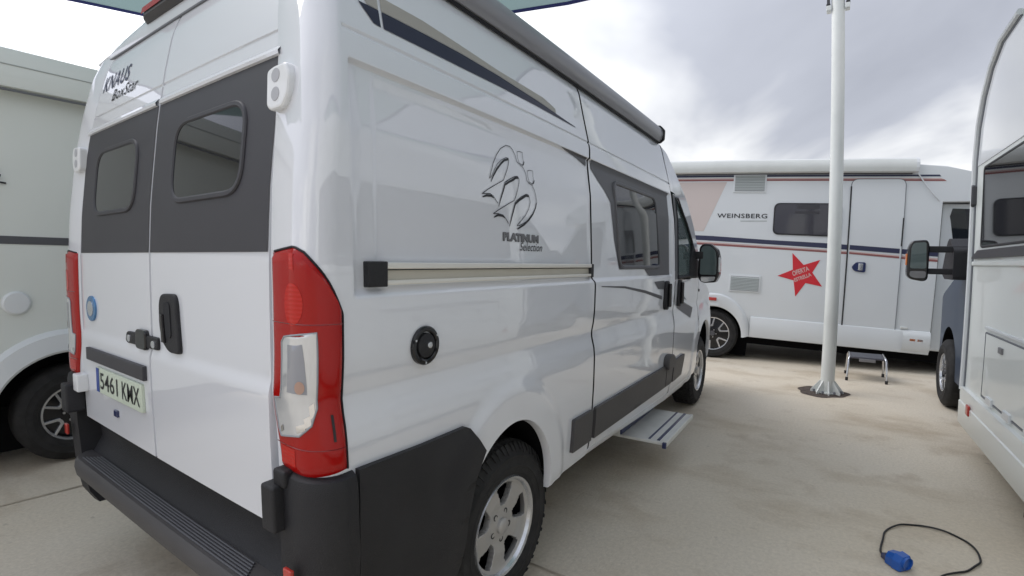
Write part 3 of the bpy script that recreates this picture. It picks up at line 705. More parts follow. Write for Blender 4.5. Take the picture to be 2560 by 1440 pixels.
# upper films on the rear quarter
navy_lo = [(.273, 2.187), (.301, 2.184), (.467, 2.185), (.664, 2.186), (.908, 2.190), (1.21, 2.190), (1.60, 2.184)]
navy_hi = [(.223, 2.237), (.331, 2.239), (.484, 2.242), (.685, 2.243), (.927, 2.236), (1.224, 2.218), (1.60, 2.187)]
def band(lo, hi, m, y0, y1, n=40):
    P_ = []
    for k in range(n+1):
        y = y0+(y1-y0)*k/n; a = pw(y, [p[0] for p in lo], [p[1] for p in lo]); b_ = pw(y, [p[0] for p in hi], [p[1] for p in hi])
        P_.append([on_side(y, a+(b_-a)*j/4, .0022) for j in range(5)])
    return MB().grid(P_, True).build('film', m, van)
dec([(.223, 2.237), (.273, 2.187), (.300, 2.184), (.300, 2.238)], 'decal_navy', van, step=.006)
band(navy_lo, navy_hi, 'decal_navy', .312, 1.60)
beige_hi = [(.30, 2.289), (.50, 2.291), (.698, 2.278), (.938, 2.261), (1.292, 2.252), (1.42, 2.225)]
b_lo = [(y, z+.002) for y, z in navy_hi]
band(b_lo, beige_hi, 'decal_beige', .312, 1.40); dec([(.255, 2.240), (.300, 2.240), (.300, 2.289), (.235, 2.288)], 'decal_beige', van, step=.008)
# ---- swallow emblem outline on the quarter panel
LG = {
 'a': ([(.816,1.81),(.824,1.833),(.842,1.87),(.872,1.91),(.903,1.939),(.942,1.959),(.973,1.961),(.992,1.95),(1.006,1.932),(1.015,1.907),(1.046,1.897),(1.065,1.886),(1.079,1.866),(1.084,1.839),(1.101,1.831),(1.129,1.824),(1.147,1.805),(1.158,1.781),(1.165,1.757)], .0028),
 'b': ([(.816,1.81),(.83,1.821),(.846,1.845),(.87,1.872),(.904,1.895),(.938,1.91),(.956,1.909)], .0022),
 'c': ([(1.165,1.757),(1.154,1.731),(1.132,1.704),(1.098,1.677),(1.058,1.653),(1.006,1.632)], [.004,.006,.009,.009,.008,.006]),
 'd': ([(1.003,1.645),(1.025,1.648),(1.071,1.665),(1.118,1.691),(1.149,1.722),(1.16,1.753)], .0028),
 'e': ([(1.103,1.77),(1.11,1.751),(1.097,1.722),(1.07,1.692),(1.038,1.669),(1.003,1.646)], .0028),
 'f': ([(.825,1.799),(.841,1.823),(.865,1.852),(.897,1.879),(.922,1.896),(.953,1.906)], [.003,.007,.008,.008,.009,.009]),
 'g': ([(.956,1.905),(.95,1.885),(.936,1.86),(.92,1.835),(.909,1.816),(.861,1.794),(.806,1.768),(.765,1.746),(.785,1.75),(.817,1.753),(.839,1.746),(.856,1.732),(.87,1.721)], .0030),
 'h': ([(.77,1.735),(.796,1.744),(.826,1.745),(.842,1.739)], [.004,.009,.009,.003]),
 'i': ([(.874,1.71),(.89,1.744),(.907,1.775),(.918,1.799),(.947,1.814),(.978,1.827),(.996,1.837),(1.018,1.841)], [.003,.006,.007,.008,.009,.009,.010,.008]),
 'j': ([(.915,1.805),(.924,1.812),(.959,1.829),(.99,1.842),(1.012,1.846),(1.023,1.838),(1.022,1.82),(1.01,1.788),(.998,1.766),(.985,1.745),(.931,1.723),(.879,1.7),(.835,1.679),(.868,1.683),(.902,1.68),(.923,1.667),(.941,1.649)], .0030),
 'k': ([(.84,1.666),(.868,1.677),(.897,1.677),(.917,1.67)], [.004,.009,.009,.003]),
 'l': ([(.948,1.639),(.962,1.67),(.977,1.701),(.992,1.732),(1.023,1.751),(1.056,1.766),(1.075,1.775),(1.099,1.775)], [.003,.006,.007,.008,.009,.010,.010,.008]),
 'm': ([(.989,1.735),(.998,1.744),(1.036,1.765),(1.075,1.781),(1.095,1.781),(1.105,1.77)], .0026),
 'n': ([(1.024,1.949),(1.041,1.954),(1.067,1.954),(1.065,1.929),(1.07,1.913),(1.06,1.899),(1.034,1.905),(1.024,1.925),(1.024,1.949)], .0022),
 'o': ([(1.073,1.917),(1.067,1.905),(1.058,1.898)], .006),
 'p': ([(1.095,1.882),(1.112,1.887),(1.14,1.888),(1.136,1.864),(1.143,1.845),(1.133,1.831),(1.101,1.837),(1.094,1.857),(1.095,1.882)], .0022),
 'q': ([(1.145,1.849),(1.142,1.838),(1.13,1.83)], .006)}
mb = MB()
for pts, wd in LG.values(): ribbon(mb, pts, wd, lambda a, z: on_side(a, z, .0025), .008)
mb.build('swallow_outline', 'decal_line', van)
mb = MB(); text(mb, 'PLATINUM', lambda u, v: on_side(.903+.275*u, 1.581+.034*v, .0025), bold=.05, spacing=.98); mb.build('lettering', 'decal_silver', van)
mb = MB(); text(mb, 'PLATINUM', lambda u, v: on_side(.900+.275*u, 1.5795+.034*v, .0018), bold=.055, spacing=.98); mb.build('lettering_shadow', 'decal_line', van)
mb = MB(); text(mb, 'Selection', lambda u, v: on_side(1.022+.185*u, 1.545+.034*v, .0028), shear=.35); mb.build('lettering', 'ink', van)

# ---- wheels
def tyre_wheel(name, kind, parent=None, TR=.37, TW=.215, RR=.213):
    """axle along local x, outer face towards +x at x=0; parts: tyre (with tread), rim and its pieces"""
    t = bpy.data.objects.new(name, None); COL.objects.link(t); t.empty_display_size = .1
    prof = [(RR-.004, -.020), (RR+.010, -.005), (RR+.014, -.002), (RR+.020, -.002), (RR+.022, .001), (RR+.048, .007), (RR+.050, .010), (RR+.054, .010), (RR+.056, .008), (RR+.090, .0065), (RR+.092, .0085), (RR+.096, .0085), (RR+.098, .006), (TR-.032, -.008), (TR-.012, -.026), (TR-.006, -.045), (TR-.006, -TW+.045), (TR-.03, -TW), (RR, -TW+.01)]
    mb = MB(); mb.lathe(prof, (0, 0, 0), 'x', 72); ty = mb.build('tyre', 'rubber', t, local=True, auto='recalc')
    if kind == 'five':
        mb = MB(); n = 60
        for row in range(5):
            d0 = -.016-.039*row
            for k in range(n):
                a = 2*math.pi*(k+.5*(row % 2))/n; da = math.pi/n*.74; pts = []
                for rr, dd in ((TR-.012, 0), (TR, 0)):
                    for aa, xx in ((a-da, d0), (a+da, d0-.004), (a+da, d0-.030), (a-da, d0-.026)):
                        r2 = rr-(.022 if row == 0 and xx > -.025 else 0)-.002; pts.append((xx, r2*math.cos(aa), r2*math.sin(aa)))
                mb.add(pts, [(4, 5, 6, 7), (0, 1, 5, 4), (1, 2, 6, 5), (2, 3, 7, 6), (3, 0, 4, 7)])
        for k in range(66):
            a = 2*math.pi*k/66; da = math.pi/66*(.62 if k % 2 else .45); r0, r1 = TR-(.050 if k % 2 else .040), TR-.010
            pts = []
            for dx in (-.012, .0012):
                for aa, rr, xx in ((a-da, r0, .004), (a+da, r0, .004), (a+da, r1, -.018), (a-da, r1, -.018)): pts.append((xx+dx, rr*math.cos(aa), rr*math.sin(aa)))
            mb.add(pts, [(4, 5, 6, 7), (0, 1, 5, 4), (1, 2, 6, 5), (2, 3, 7, 6), (3, 0, 4, 7)])
        o = mb.build('tread_blocks', 'rubber', ty, local=True); o['kind'] = 'stuff'
    mb = MB(); mb.lathe([(RR-.003, -.16), (RR-.02, -.05), (RR-.006, -.014)], (0, 0, 0), 'x', 60); mb.box((-.165, -.17, -.17), (-.16, .17, .17)); mb.build('rim_barrel', 'well', t, local=True)
    if kind == 'five':
        # dished alloy disc with five openings, solid thickness
        nr, na = 24, 200; rs = [.0]+list(np.linspace(.03, RR-.012, nr)); P = []
        def dish(r): return pw(r, [0, .045, .075, .12, .17, RR-.02, RR-.012], [-.030, -.030, -.034, -.026, -.030, -.026, -.018])
        def hole(r, a):
            k = (a/(2*math.pi/5)) % 1; da = abs(k-.5)*2*math.pi/5; lo, hi = .086, .184
            if r < lo or r > hi: return False
            return da < pw(r, [lo, lo+.02, hi-.02, hi], [.17, .26, .34, .30])
        for r in rs: P.append([(dish(r), r*math.cos(a), r*math.sin(a)) for a in [2*math.pi*k/na for k in range(na)]])
        def skip(i, j): return hole((rs[i]+rs[i+1])/2, 2*math.pi*(j+.5)/na)
        mb = MB(); mb.grid(P, True, closed_v=True, skip=skip)
        rim = mb.build('alloy_rim', 'alloy', t, local=True)
        sm = rim.modifiers.new('solid', 'SOLIDIFY'); sm.thickness = .030; sm.offset = -1 if True else 1
        bv = rim.modifiers.new('bev', 'BEVEL'); bv.width = .003; bv.segments = 2; bv.limit_method = 'ANGLE'; bv.angle_limit = R(50)
        mb = MB(); mb.lathe([(RR-.016, -.024), (RR-.008, -.006), (RR+.002, -.001), (RR+.006, -.010), (RR, -.03)], (0, 0, 0), 'x', 72); mb.build('rim_lip', 'alloy_bright', rim, local=True)
        mb = MB(); mb.lathe([(.036, -.034), (.034, -.018), (.026, -.012), (0, -.010)], (0, 0, 0), 'x', 32); mb.build('hub_cap', 'alloy', rim, local=True)
        for k in range(5):
            a = 2*math.pi*(k+.15)/5; mb = MB(); mb.lathe([(.0135, -.036), (.0135, -.0315), (.009, -.0315), (.008, -.040), (0, -.040)], (0, .062*math.cos(a), .062*math.sin(a)), 'x', 12); mb.build('wheel_bolt', 'ink', rim, local=True)
    else:
        mb = MB(); mb.lathe([(RR-.01, -.05), (.12, -.040), (.05, -.030), (0, -.030)], (0, 0, 0), 'x', 48); rim = mb.build('rim_disc', 'black_gloss', t, local=True, auto='recalc')
        mb = MB(); mb.lathe([(RR-.016, -.03), (RR-.012, -.008), (RR+.002, -.004), (RR+.004, -.012)], (0, 0, 0), 'x', 60); mb.build('rim_lip', 'alloy_bright', rim, local=True)
        for k in range(5):
            a = 2*math.pi*(k+.2)/5
            def pt(r, da): return (r*math.cos(a+da), r*math.sin(a+da))
            pol = [pt(.085*RR/.213, 0), pt(.105*RR/.213, .17), pt(RR-.010, .27), pt(RR-.010, .36), pt(.085*RR/.213, .34), pt(.07*RR/.213, 0), pt(.085*RR/.213, -.34), pt(RR-.010, -.36), pt(RR-.010, -.27), pt(.105*RR/.213, -.17)]
            pol = [pt(.112*RR/.213, 0), pt(.120*RR/.213, .13), pt(RR-.010, .26), pt(RR-.010, .35), pt(.098*RR/.213, .26), pt(.090*RR/.213, 0), pt(.098*RR/.213, -.26), pt(RR-.010, -.35), pt(RR-.010, -.26), pt(.120*RR/.213, -.13)]
            MB().prism(pol, -.045, -.016, lambda p, q_, d: (d, p, q_), .002).build('spoke', 'alloy_bright', rim, local=True)
        mb = MB(); mb.lathe([(.034*RR/.213, -.03), (.032*RR/.213, -.014), (0, -.012)], (0, 0, 0), 'x', 24); mb.build('hub_cap', 'decal_grey', rim, local=True)
        for k in range(5):
            a = 2*math.pi*(k+.7)/5; mb = MB(); mb.lathe([(.009, -.03), (.009, -.022), (0, -.022)], (0, .06*math.cos(a), .06*math.sin(a)), 'x', 10); mb.build('wheel_bolt', 'alloy', rim, local=True)
    return t
def put(wh, parent, loc, flip=False, spin=0., yawz=0.):
    bpy.context.view_layer.update()
    wh.parent = parent; wh.matrix_parent_inverse = parent.matrix_world.inverted()
    wh.matrix_basis = Matrix.Translation(loc) @ Matrix.Rotation(yawz+(math.pi if flip else 0), 4, 'Z') @ Matrix.Rotation(spin, 4, 'X')
    return wh
W5 = tyre_wheel('wheel', 'five')
put(W5, van, (-.034, .985, .374), spin=-.454)
put(copy_tree(W5), van, (-.085, 4.76, .374), spin=1.0)
put(copy_tree(W5), van, (-VW+.034, .985, .374), True, .5); put(copy_tree(W5), van, (-VW+.085, 4.76, .374), True, .8)
# ---- door mirror
my = 4.15
arm = MB(); arm.box((-.06, my-.02, 1.55), (.05, my+.06, 1.62), .012); 
MIR = arm.build('door_mirror', 'plastic', van)
pol = round_poly([(.0, 1.40), (.012, 1.66), (.045, 1.695), (.12, 1.69), (.175, 1.64), (.198, 1.55), (.195, 1.40), (.165, 1.335), (.06, 1.325), (.02, 1.345)], .02, 4)
MB().prism(pol, my+.085, my-.012, lambda a, b_, d: (a, d, b_), .012).build('mirror_shell', 'black_gloss', MIR)
pol = round_poly([(.022, 1.405), (.03, 1.65), (.055, 1.675), (.115, 1.67), (.158, 1.63), (.172, 1.55), (.170, 1.405)], .02, 4)
MB().prism(pol, my-.0125, my-.015, lambda a, b_, d: (a, d, b_)).build('mirror_glass', 'glass_cab', MIR)
pol = round_poly([(.035, 1.345), (.032, 1.385), (.165, 1.388), (.155, 1.352), (.07, 1.335)], .012, 4)
MB().prism(pol, my-.0125, my-.015, lambda a, b_, d: (a, d, b_)).build('wide_angle_glass', 'clear_lens', MIR)
MB().box((.186, my-.02, 1.432), (.205, my+.05, 1.565), .006).build('turn_signal', 'clear_lens', MIR)
MB().prism(round_poly([(3.92, 1.37), (3.96, 1.56), (4.04, 1.68), (4.14, 1.61), (4.33, 1.47), (4.36, 1.37)], .01, 3), side_x(4.1, 1.5)-.02, side_x(4.1, 1.5)+.012, lambda a, b_, d: (d, a, b_), .006).build('mirror_base', 'plastic', MIR)
b_ = MB(); b_.tube([on_side(4.40, 1.245, -.004), on_side(4.40, 1.245, .006)], .014, 12); b_.build('side_indicator', 'ink', van)
# ---- entry step pulled out under the sliding door
st = MB().box((-.16, 2.575, .282), (.168, 3.33, .302), .004).build('entry_step', 'step_alu', van)
MB().box((.166, 2.565, .268), (.190, 3.34, .304), .006).build('front_edge', 'step_alu', st)
for x0, x1 in ((.118, .138), (.058, .072)): MB().box((x0, 2.60, .3005), (x1, 3.32, .3065), .001).build('grip_strip', 'handle_blue', st)
MB().box((-.160, 2.58, .300), (-.128, 3.32, .350), .003).build('rear_rail', 'handle_blue', st)
for y in (2.585, 3.30): MB().box((-.50, y-.012, .285), (-.14, y+.012, .36), .004).build('bracket', 'step_alu', st)
MB().box((.166, 2.560, .266), (.192, 2.580, .306), .003).build('corner_cap', 'handle_blue', st)
MB().box((-.9, 2.5, .36), (-.15, 3.4, .43), .01).build('step_housing', 'plastic', st)

# ================================================================== motorhome across the back (side with star sticker)
al, ti = R(6.3375), R(-2.1966)
WM = Matrix.Translation((-.44, 7.70, 0)) @ Matrix.Rotation(al, 4, 'Z') @ Matrix.Rotation(-ti, 4, 'Y')
wm = thing('motorhome', 'white motorhome standing across the back with blue and red stripes and a red star sticker', 'motorhome')
wm.matrix_world = WM
bpy.context.view_layer.update()
# local frame: x along the side (towards its nose), z up, -y towards the camera
def flat(a, b, off=0.): return (a, -off, b)
DEP = 2.55
def loc(mb_, name, m, parent, auto=None): return mb_.build(name, m, parent, local=True, auto=auto)
outl = [(-3.2, .44), (-3.2, 2.85), (-3.0, 3.06), (2.5, 3.06), (2.86, 3.03), (3.2, 2.95), (4.0, 2.66), (4.05, 2.55), (3.25, 2.53), (2.86, 2.50), (2.86, .44)]
b_ = MB()
arch_w = [(-.10+.475*math.cos(a), .40+.475*math.sin(a)) for a in np.linspace(0, math.pi, 22)]
body_pol = [(-3.2, .44), (-3.2, 2.85), (-3.0, 3.06), (2.5, 3.06), (2.86, 3.03), (3.2, 2.95), (3.6, 2.82), (3.72, 2.70), (3.70, 2.56), (2.845, 2.535), (2.845, .44)]+[p for p in arch_w if p[1] > .445]
b_.prism(body_pol, DEP, 0, lambda a, z, d: (a, d, z), .012)
WB_ = loc(b_, 'body_shell', 'grp', wm)
b_ = MB(); b_.box((-.62, .27, .05), (.42, 1.2, .95)); b_.box((-3.0, .3, .25), (4.6, DEP-.3, .46)); loc(b_, 'underbody', 'well', wm)
# proud skirt with the ledge line and wheel arch trim
b_ = MB(); P = [[(x, -o, z) for z, o in ((.718, .0), (.712, .022), (.70, .028), (.45, .030), (.402, .022), (.395, .0))] for x in ycols(.455, 2.84, .1)]
b_.grid(P, True); loc(b_, 'skirt', 'grp', wm, 'recalc')
P = []
for k in range(31):
    a = math.pi*(k/30)*1.0; ca, sa = math.cos(a), math.sin(a); ri, ro = .455, .60
    P.append([(-.10+ri*ca*.97, .05, .38+ri*sa), (-.10+ri*ca*.97, -.045, .38+ri*sa), (-.10+(ri+.015)*ca, -.055, .38+(ri+.015)*sa), (-.10+(ro-.03)*ca*.93, -.040, .40+(ro+.02)*sa), (-.10+ro*ca*.95, -.0, .40+(ro+.045)*sa)])
b_ = MB(); b_.grid(P, True); ARW = loc(b_, 'wheel_arch_trim', 'grp', wm, 'recalc')
loc(MB().box((-.19, -.070, .925), (-.068, -.05, .975), .008), 'side_marker', 'red_small', wm)
# awning cassette
pr = [(.02, 2.945), (-.06, 2.925), (-.115, 2.94), (-.135, 2.99), (-.135, 3.06), (-.115, 3.11), (-.06, 3.135), (.04, 3.135)]
b_ = MB(); b_.grid([[(x, y, z) for y, z in pr] for x in (-2.7, -1, .5, 2.0, 2.47)], True); AWW = loc(b_, 'awning', 'pole_white', wm, 'recalc')
b_ = MB(); b_.prism(pr, 2.47, 2.51, lambda a, z, d: (d, a, z), .008); loc(b_, 'end_cap', 'grp', AWW)
b_ = MB(); b_.box((-2.7, -.03, 2.915), (2.45, .0, 2.945), .003); loc(b_, 'lower_bracket', 'decal_grey', AWW)
# graphic bands
def film(poly, m, name='film', off=.003, parent=None): 
    b2 = MB(); scan(b2, poly, lambda a, z: flat(a, z, off), .2, 2); return loc(b2, name, m, parent or wm)
film([(-3.0, 2.875), (-3.0, 2.910), (2.78, 2.910), (2.80, 2.885)], 'stripe_blue')
film([(-3.0, 2.845), (-3.0, 2.862), (2.80, 2.862), (2.84, 2.845)], 'stripe_pink'); film([(-3.0, 2.815), (-3.0, 2.844), (2.84, 2.844), (2.87, 2.822)], 'stripe_red')
film([(-3.0, 1.930), (-3.0, 1.990), (-.208, 1.948), (.609, 1.917), (1.438, 1.902), (2.84, 1.845), (2.84, 1.778), (1.443, 1.829), (.613, 1.852), (-.203, 1.873)], 'stripe_blue')
film([(-3.0, 1.90), (-3.0, 1.918), (-.2, 1.848), (1.44, 1.808), (2.84, 1.755), (2.84, 1.735), (1.44, 1.792), (-.2, 1.830)], 'stripe_pink')
film([(-3.0, 1.868), (-3.0, 1.898), (-.2, 1.828), (1.44, 1.790), (2.84, 1.733), (2.84, 1.705), (1.44, 1.765), (-.2, 1.800)], 'stripe_red')
film([(-3.0, 2.02), (-3.0, 2.80), (-.033, 2.805), (-.345, 2.02)], 'decal_sand', off=.0022)
b2 = MB(); text(b2, 'WEINSBERG', lambda u, v: flat(-.150+.735*u, 2.238+.070*v+.008*u, .004), bold=.012, spacing=1.08); loc(b2, 'lettering', 'ink', wm)
film([(.20, 2.190), (.20, 2.203), (.585, 2.213), (.585, 2.199)], 'vent')
# vents: frame and slats
for (x0, x1, z0, z1, ns) in ((.065, .545, 2.638, 2.925, 9), (.095, .56, 1.092, 1.358, 9)):
    vt = loc(MB().box((x0, -.014, z0), (x1, .01, z1), .004), 'vent_grille', 'grp', wm)
    loc(MB().box((x0+.025, -.0155, z0+.025), (x1-.025, -.013, z1-.025)), 'vent_back', 'panel_line', vt)
    for k in range(ns):
        z = z0+.03+(z1-z0-.06)*(k+.5)/ns; h_ = (z1-z0-.06)/ns
        b2 = MB(); b2.add([(x0+.027, -.016, z+h_*.45), (x1-.027, -.016, z+h_*.45), (x1-.027, -.026, z-h_*.40), (x0+.027, -.026, z-h_*.40), (x0+.027, -.016, z-h_*.42), (x1-.027, -.016, z-h_*.42)], [(0, 3, 2, 1), (3, 4, 5, 2)]); loc(b2, 'slat', 'vent', vt)
# living-room window, red star, entrance door
def wwin(poly, rad, name='window', fr='ink', pane='glass_dark'):
    o1 = round_poly(poly, rad, 6); cx = sum(p[0] for p in o1)/len(o1); cz = sum(p[1] for p in o1)/len(o1)
    fr_ = loc(MB().prism(o1, 0, .016, lambda a, z, d: (a, -d, z), .006), name, fr, wm)
    i1 = [(cx+(a-cx)*.955, cz+(z-cz)*.925) for a, z in o1]
    loc(MB().prism(i1, .0, .0185, lambda a, z, d: (a, -d, z), .002), 'pane', pane, fr_)
    return fr_
mat('glass_smoke', (.045, .044, .055), .06, spec=.6)
ww = wwin([(.675, 2.005), (.675, 2.485), (1.60, 2.492), (1.61, 2.0)], .09, pane='glass_smoke')
loc(MB().prism(round_poly([(.985, 2.40), (.99, 2.465), (1.30, 2.465), (1.305, 2.40)], .03, 4), 0, .0195, lambda a, z, d: (a, -d, z)), 'blind', 'decal_dark', ww)
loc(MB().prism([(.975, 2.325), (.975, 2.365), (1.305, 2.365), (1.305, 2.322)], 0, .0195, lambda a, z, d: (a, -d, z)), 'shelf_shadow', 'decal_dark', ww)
star = tag(MB(), None) if False else None
st_pol = [(.977, 1.734), (1.144, 1.563), (1.363, 1.651), (1.27, 1.457), (1.417, 1.256), (1.189, 1.294), (1.064, 1.079), (1.022, 1.323), (.793, 1.377), (1.0, 1.484)]
sx = sum(p[0] for p in st_pol)/10; sz_ = sum(p[1] for p in st_pol)/10
STR = loc(MB().prism(st_pol, 0, .004, lambda a, z, d: (a, -d, z)), 'star_sticker', 'sticker_red', wm)
def bil(c, u, v): # corners tl,tr,br,bl
    return tuple((c[0][k]*(1-u)+c[1][k]*u)*v+(c[3][k]*(1-u)+c[2][k]*u)*(1-v) for k in (0, 1))
for s_, c in (('OFERTA', [(.985, 1.458), (1.206, 1.552), (1.230, 1.487), (1.010, 1.382)]), ('ESTRELLA', [(1.022, 1.352), (1.243, 1.457), (1.268, 1.405), (1.037, 1.296)])):
    b2 = MB(); text(b2, s_, lambda u, v: flat(*bil(c, u, v), .0048), bold=.035); loc(b2, 'sticker_text', 'sticker_pink', STR)
d_pol = round_poly([(1.725, .545), (1.700, 2.845), (2.385, 2.85), (2.405, .545)], .10, 6)
b2 = MB(); b2.prism(d_pol, 0, .012, lambda a, z, d: (a, -d, z), .005); WDOOR = loc(b2, 'entrance_door', 'grp', wm)
b2 = MB(); b2.tube([flat(a, z, .010) for a, z in dens(d_pol+[d_pol[0]], .1, False)], .005, 6); loc(b2, 'door_gap', 'panel_line', WDOOR)
b2 = MB(); b2.tube([flat(a, z, .011) for a, z in [(1.70, 2.74), (1.725, .66)]], .010, 6); loc(b2, 'door_seal', 'ink', WDOOR)
b2 = MB(); b2.tube([flat(2.386, z, .011) for z in (2.30, 1.90)], .010, 6); loc(b2, 'door_seal', 'ink', WDOOR)
film([(1.735, 1.822), (1.735, 1.890), (2.37, 1.864), (2.37, 1.797)], 'stripe_blue', off=.016, parent=WDOOR)
film([(1.735, 1.760), (1.735, 1.784), (2.37, 1.752), (2.37, 1.728)], 'stripe_red', off=.016, parent=WDOOR); film([(1.735, 1.785), (1.735, 1.800), (2.37, 1.768), (2.37, 1.753)], 'stripe_pink', off=.016, parent=WDOOR)
hp = round_poly([(1.775, 1.57), (1.83, 1.645), (1.96, 1.65), (1.962, 1.50), (1.82, 1.512)], .03, 4)
hh = loc(MB().prism(hp, .01, .028, lambda a, z, d: (a, -d, z), .006), 'door_handle', 'handle_blue', WDOOR)
loc(MB().box((1.865, -.034, 1.53), (1.925, -.026, 1.63), .004), 'handle_flap', 'alloy_bright', WDOOR)
loc(MB().box((2.47, -.02, .735), (2.56, .0, .765), .006), 'service_cap', 'pole_white', wm)
for x0 in (2.585, 2.68): loc(MB().box((x0, -.05, .572), (x0+.078, -.03, .612), .005), 'side_lamp', 'orange', wm)
P = [[(x, -o, z) for z, o in ((.72, .0), (.70, .03), (.64, .05), (.46, .05), (.42, .02))] for x in (2.50, 2.70, 2.84)]
loc(MB().grid(P, True), 'front_skirt', 'grp', wm, 'recalc')
# cab of the same vehicle
b2 = MB(); b2.prism([(2.86, .44), (2.86, 2.53), (3.55, 2.53), (4.35, 1.60), (5.2, 1.25), (5.35, .9), (5.35, .44)], DEP-.15, .13, lambda a, z, d: (a, d, z), .03); CABW = loc(b2, 'cab', 'grp', wm)
b2 = MB(); scan(b2, [(2.975, 2.35), (3.0, 2.46), (3.5, 2.46), (4.2, 1.68), (3.09, 1.68), (2.99, 2.28)], lambda a, z: (a, .127, z), .2, 2); loc(b2, 'side_window', 'glass_dark', CABW)
b2 = MB(); b2.tube([(2.875, .125, 2.53), (2.875, .125, .5)], .006, 6); loc(b2, 'door_gap', 'ink', CABW)
b2 = MB(); b2.tube([(-.44+.44+2.52, -.008, 2.93), (2.60, -.02, 2.80), (2.70, -.03, 2.66), (2.80, -.012, 2.55)], .009, 8); loc(b2, 'gutter_trim', 'grp', wm)
WY = tyre_wheel('wheel', 'vee', TR=.395, TW=.24, RR=.262)
def put_local(wh, parent, lc, rotz=0., spin=0.):
    wh.parent = parent; wh.matrix_parent_inverse = Matrix(); wh.matrix_basis = Matrix.Translation(lc) @ Matrix.Rotation(rotz, 4, 'Z') @ Matrix.Rotation(spin, 4, 'X'); return wh
put_local(WY, wm, (-.10, .0, .390), -math.pi/2, .3)
put_local(copy_tree(WY), wm, (4.45, .16, .565), -math.pi/2, .7)
put_local(copy_tree(WY), wm, (-.10, DEP, .390), math.pi/2, .3)

# ================================================================== motorhome on the right edge
XR_ = 2.13
rm = thing('motorhome', 'pale motorhome at the right edge with dark side window band and grey-blue cab', 'motorhome', (3.3, 2.5, 0))
prof = [(-2.6, .27), (-2.6, 2.7), (-2.3, 3.10), (3.45, 3.12), (3.80, 3.10), (4.05, 3.00), (4.25, 2.84), (4.40, 2.62), (4.48, 2.35), (4.50, 2.0), (4.50, .30), (4.46, .235)]
b2 = MB(); b2.prism(prof, 4.42, XR_, lambda a, z, d: (d, a, z), .022); RB = b2.build('body_shell', 'grp_right', rm)
def rfl(a, z, off=0.): return (XR_-off, a, z)
inn = [(4.462, .55), (4.462, 2.0), (4.442, 2.34), (4.365, 2.60), (4.22, 2.80), (4.03, 2.955), (3.79, 3.05), (3.4, 3.07)]
b2 = MB(); b2.tube([rfl(a, z, .002) for a, z in inn], .009, 6); b2.build('edge_seal', 'panel_line', rm)
b2 = MB(); b2.tube([rfl(a, z, .012) for a, z in [(4.49, .52), (4.49, 2.0), (4.47, 2.36), (4.39, 2.63), (4.24, 2.83), (4.05, 2.98), (3.80, 3.08), (3.4, 3.10)]], .022, 8); b2.build('corner_moulding', 'grp', rm)
b2 = MB(); b2.prism([(2.0, 2.315), (2.0, 3.05)]+[(a-.02, z-.005) for a, z in inn[:2:-1]]+[(4.425, 2.315)], 0, .006, lambda a, z, d: rfl(a, z, d), .003); b2.build('upper_panel', 'paint', rm)
window('window', [(-1.9, 1.665), (-1.9, 2.29), (4.235, 2.285), (4.250, 1.665)], lambda a, z, o=0.: rfl(a, z, o), rm, 'ink', 'glass_dark', .018, .008, .05)
b2 = MB(); b2.prism([(-2.5, 1.595), (-2.5, 1.650), (4.26, 1.650), (4.43, 1.60), (4.43, 1.585)], 0, .022, lambda a, z, d: rfl(a, z, d), .006); b2.build('belt_trim', 'frame_grey', rm)
b2 = MB(); b2.prism([(-2.5, 1.50), (-2.5, 1.585), (4.45, 1.565), (4.45, 1.53)], 0, .016, lambda a, z, d: rfl(a, z, d), .012); b2.build('belt_ledge', 'grp_right', rm)
lk = b2 = MB(); b2.prism([(2.2, .60), (2.2, 1.045), (3.92, 1.045), (3.92, .60)], 0, .010, lambda a, z, d: rfl(a, z, d), .004); LK = b2.build('locker_door', 'grp_right', rm)
b2 = MB(); b2.tube([rfl(a, z, .006) for a, z in ((3.93, 1.05), (3.93, .59), (2.2, .59), (2.2, 1.05), (3.93, 1.05))], .006, 6); b2.build('locker_gap', 'panel_line', LK)
b2 = MB(); b2.prism([(2.1, 1.075), (2.1, 1.095), (3.95, 1.095), (3.95, 1.075)], 0, .014, lambda a, z, d: rfl(a, z, d), .004); b2.build('rain_strip', 'grp', rm)
for a in (3.53, 2.6): MB().prism([(a-.04, .955), (a-.04, .995), (a+.04, .995), (a+.04, .955)], 0, .022, lambda p, z, d: rfl(p, z, d), .006).build('locker_latch', 'decal_silver', LK)
for a in (3.70, 3.30, 2.9): MB().prism([(a-.07, .575), (a-.07, .625), (a+.07, .625), (a+.07, .575)], 0, .024, lambda p, z, d: rfl(p, z, d), .008).build('locker_hinge', 'grp', LK)
P = [[rfl(a, z, o) for z, o in ((.55, .0), (.545, .026), (.50, .030), (.44, .026), (.432, .034), (.26, .030), (.232, .012), (.225, -.05))] for a in ycols(-2.6, 4.47, .3)]
P.append([(p[0]+.05, p[1]+.03, p[2]) for p in P[-1]])
MB().grid(P, True).build('skirt', 'grp_right', rm, auto='recalc')
MB().box((XR_-.045, 4.10, .385), (XR_-.028, 4.185, .465), .012).build('side_marker', 'red_small', rm)
MB().box((2.4, -2.4, .12), (4.2, 6.6, .30)).build('underbody', 'well', rm)
MB().box((XR_+.03, 2.93, .10), (XR_+.10, 3.0, .25), .005).build('jack_leg', 'plastic', rm)
MB().prism([(4.44, 2.02), (4.44, 2.16), (4.47, 2.18), (4.47, 2.0)], 0, .035, lambda a, z, d: rfl(a, z, d), .012).build('top_marker', 'frame_grey', rm)
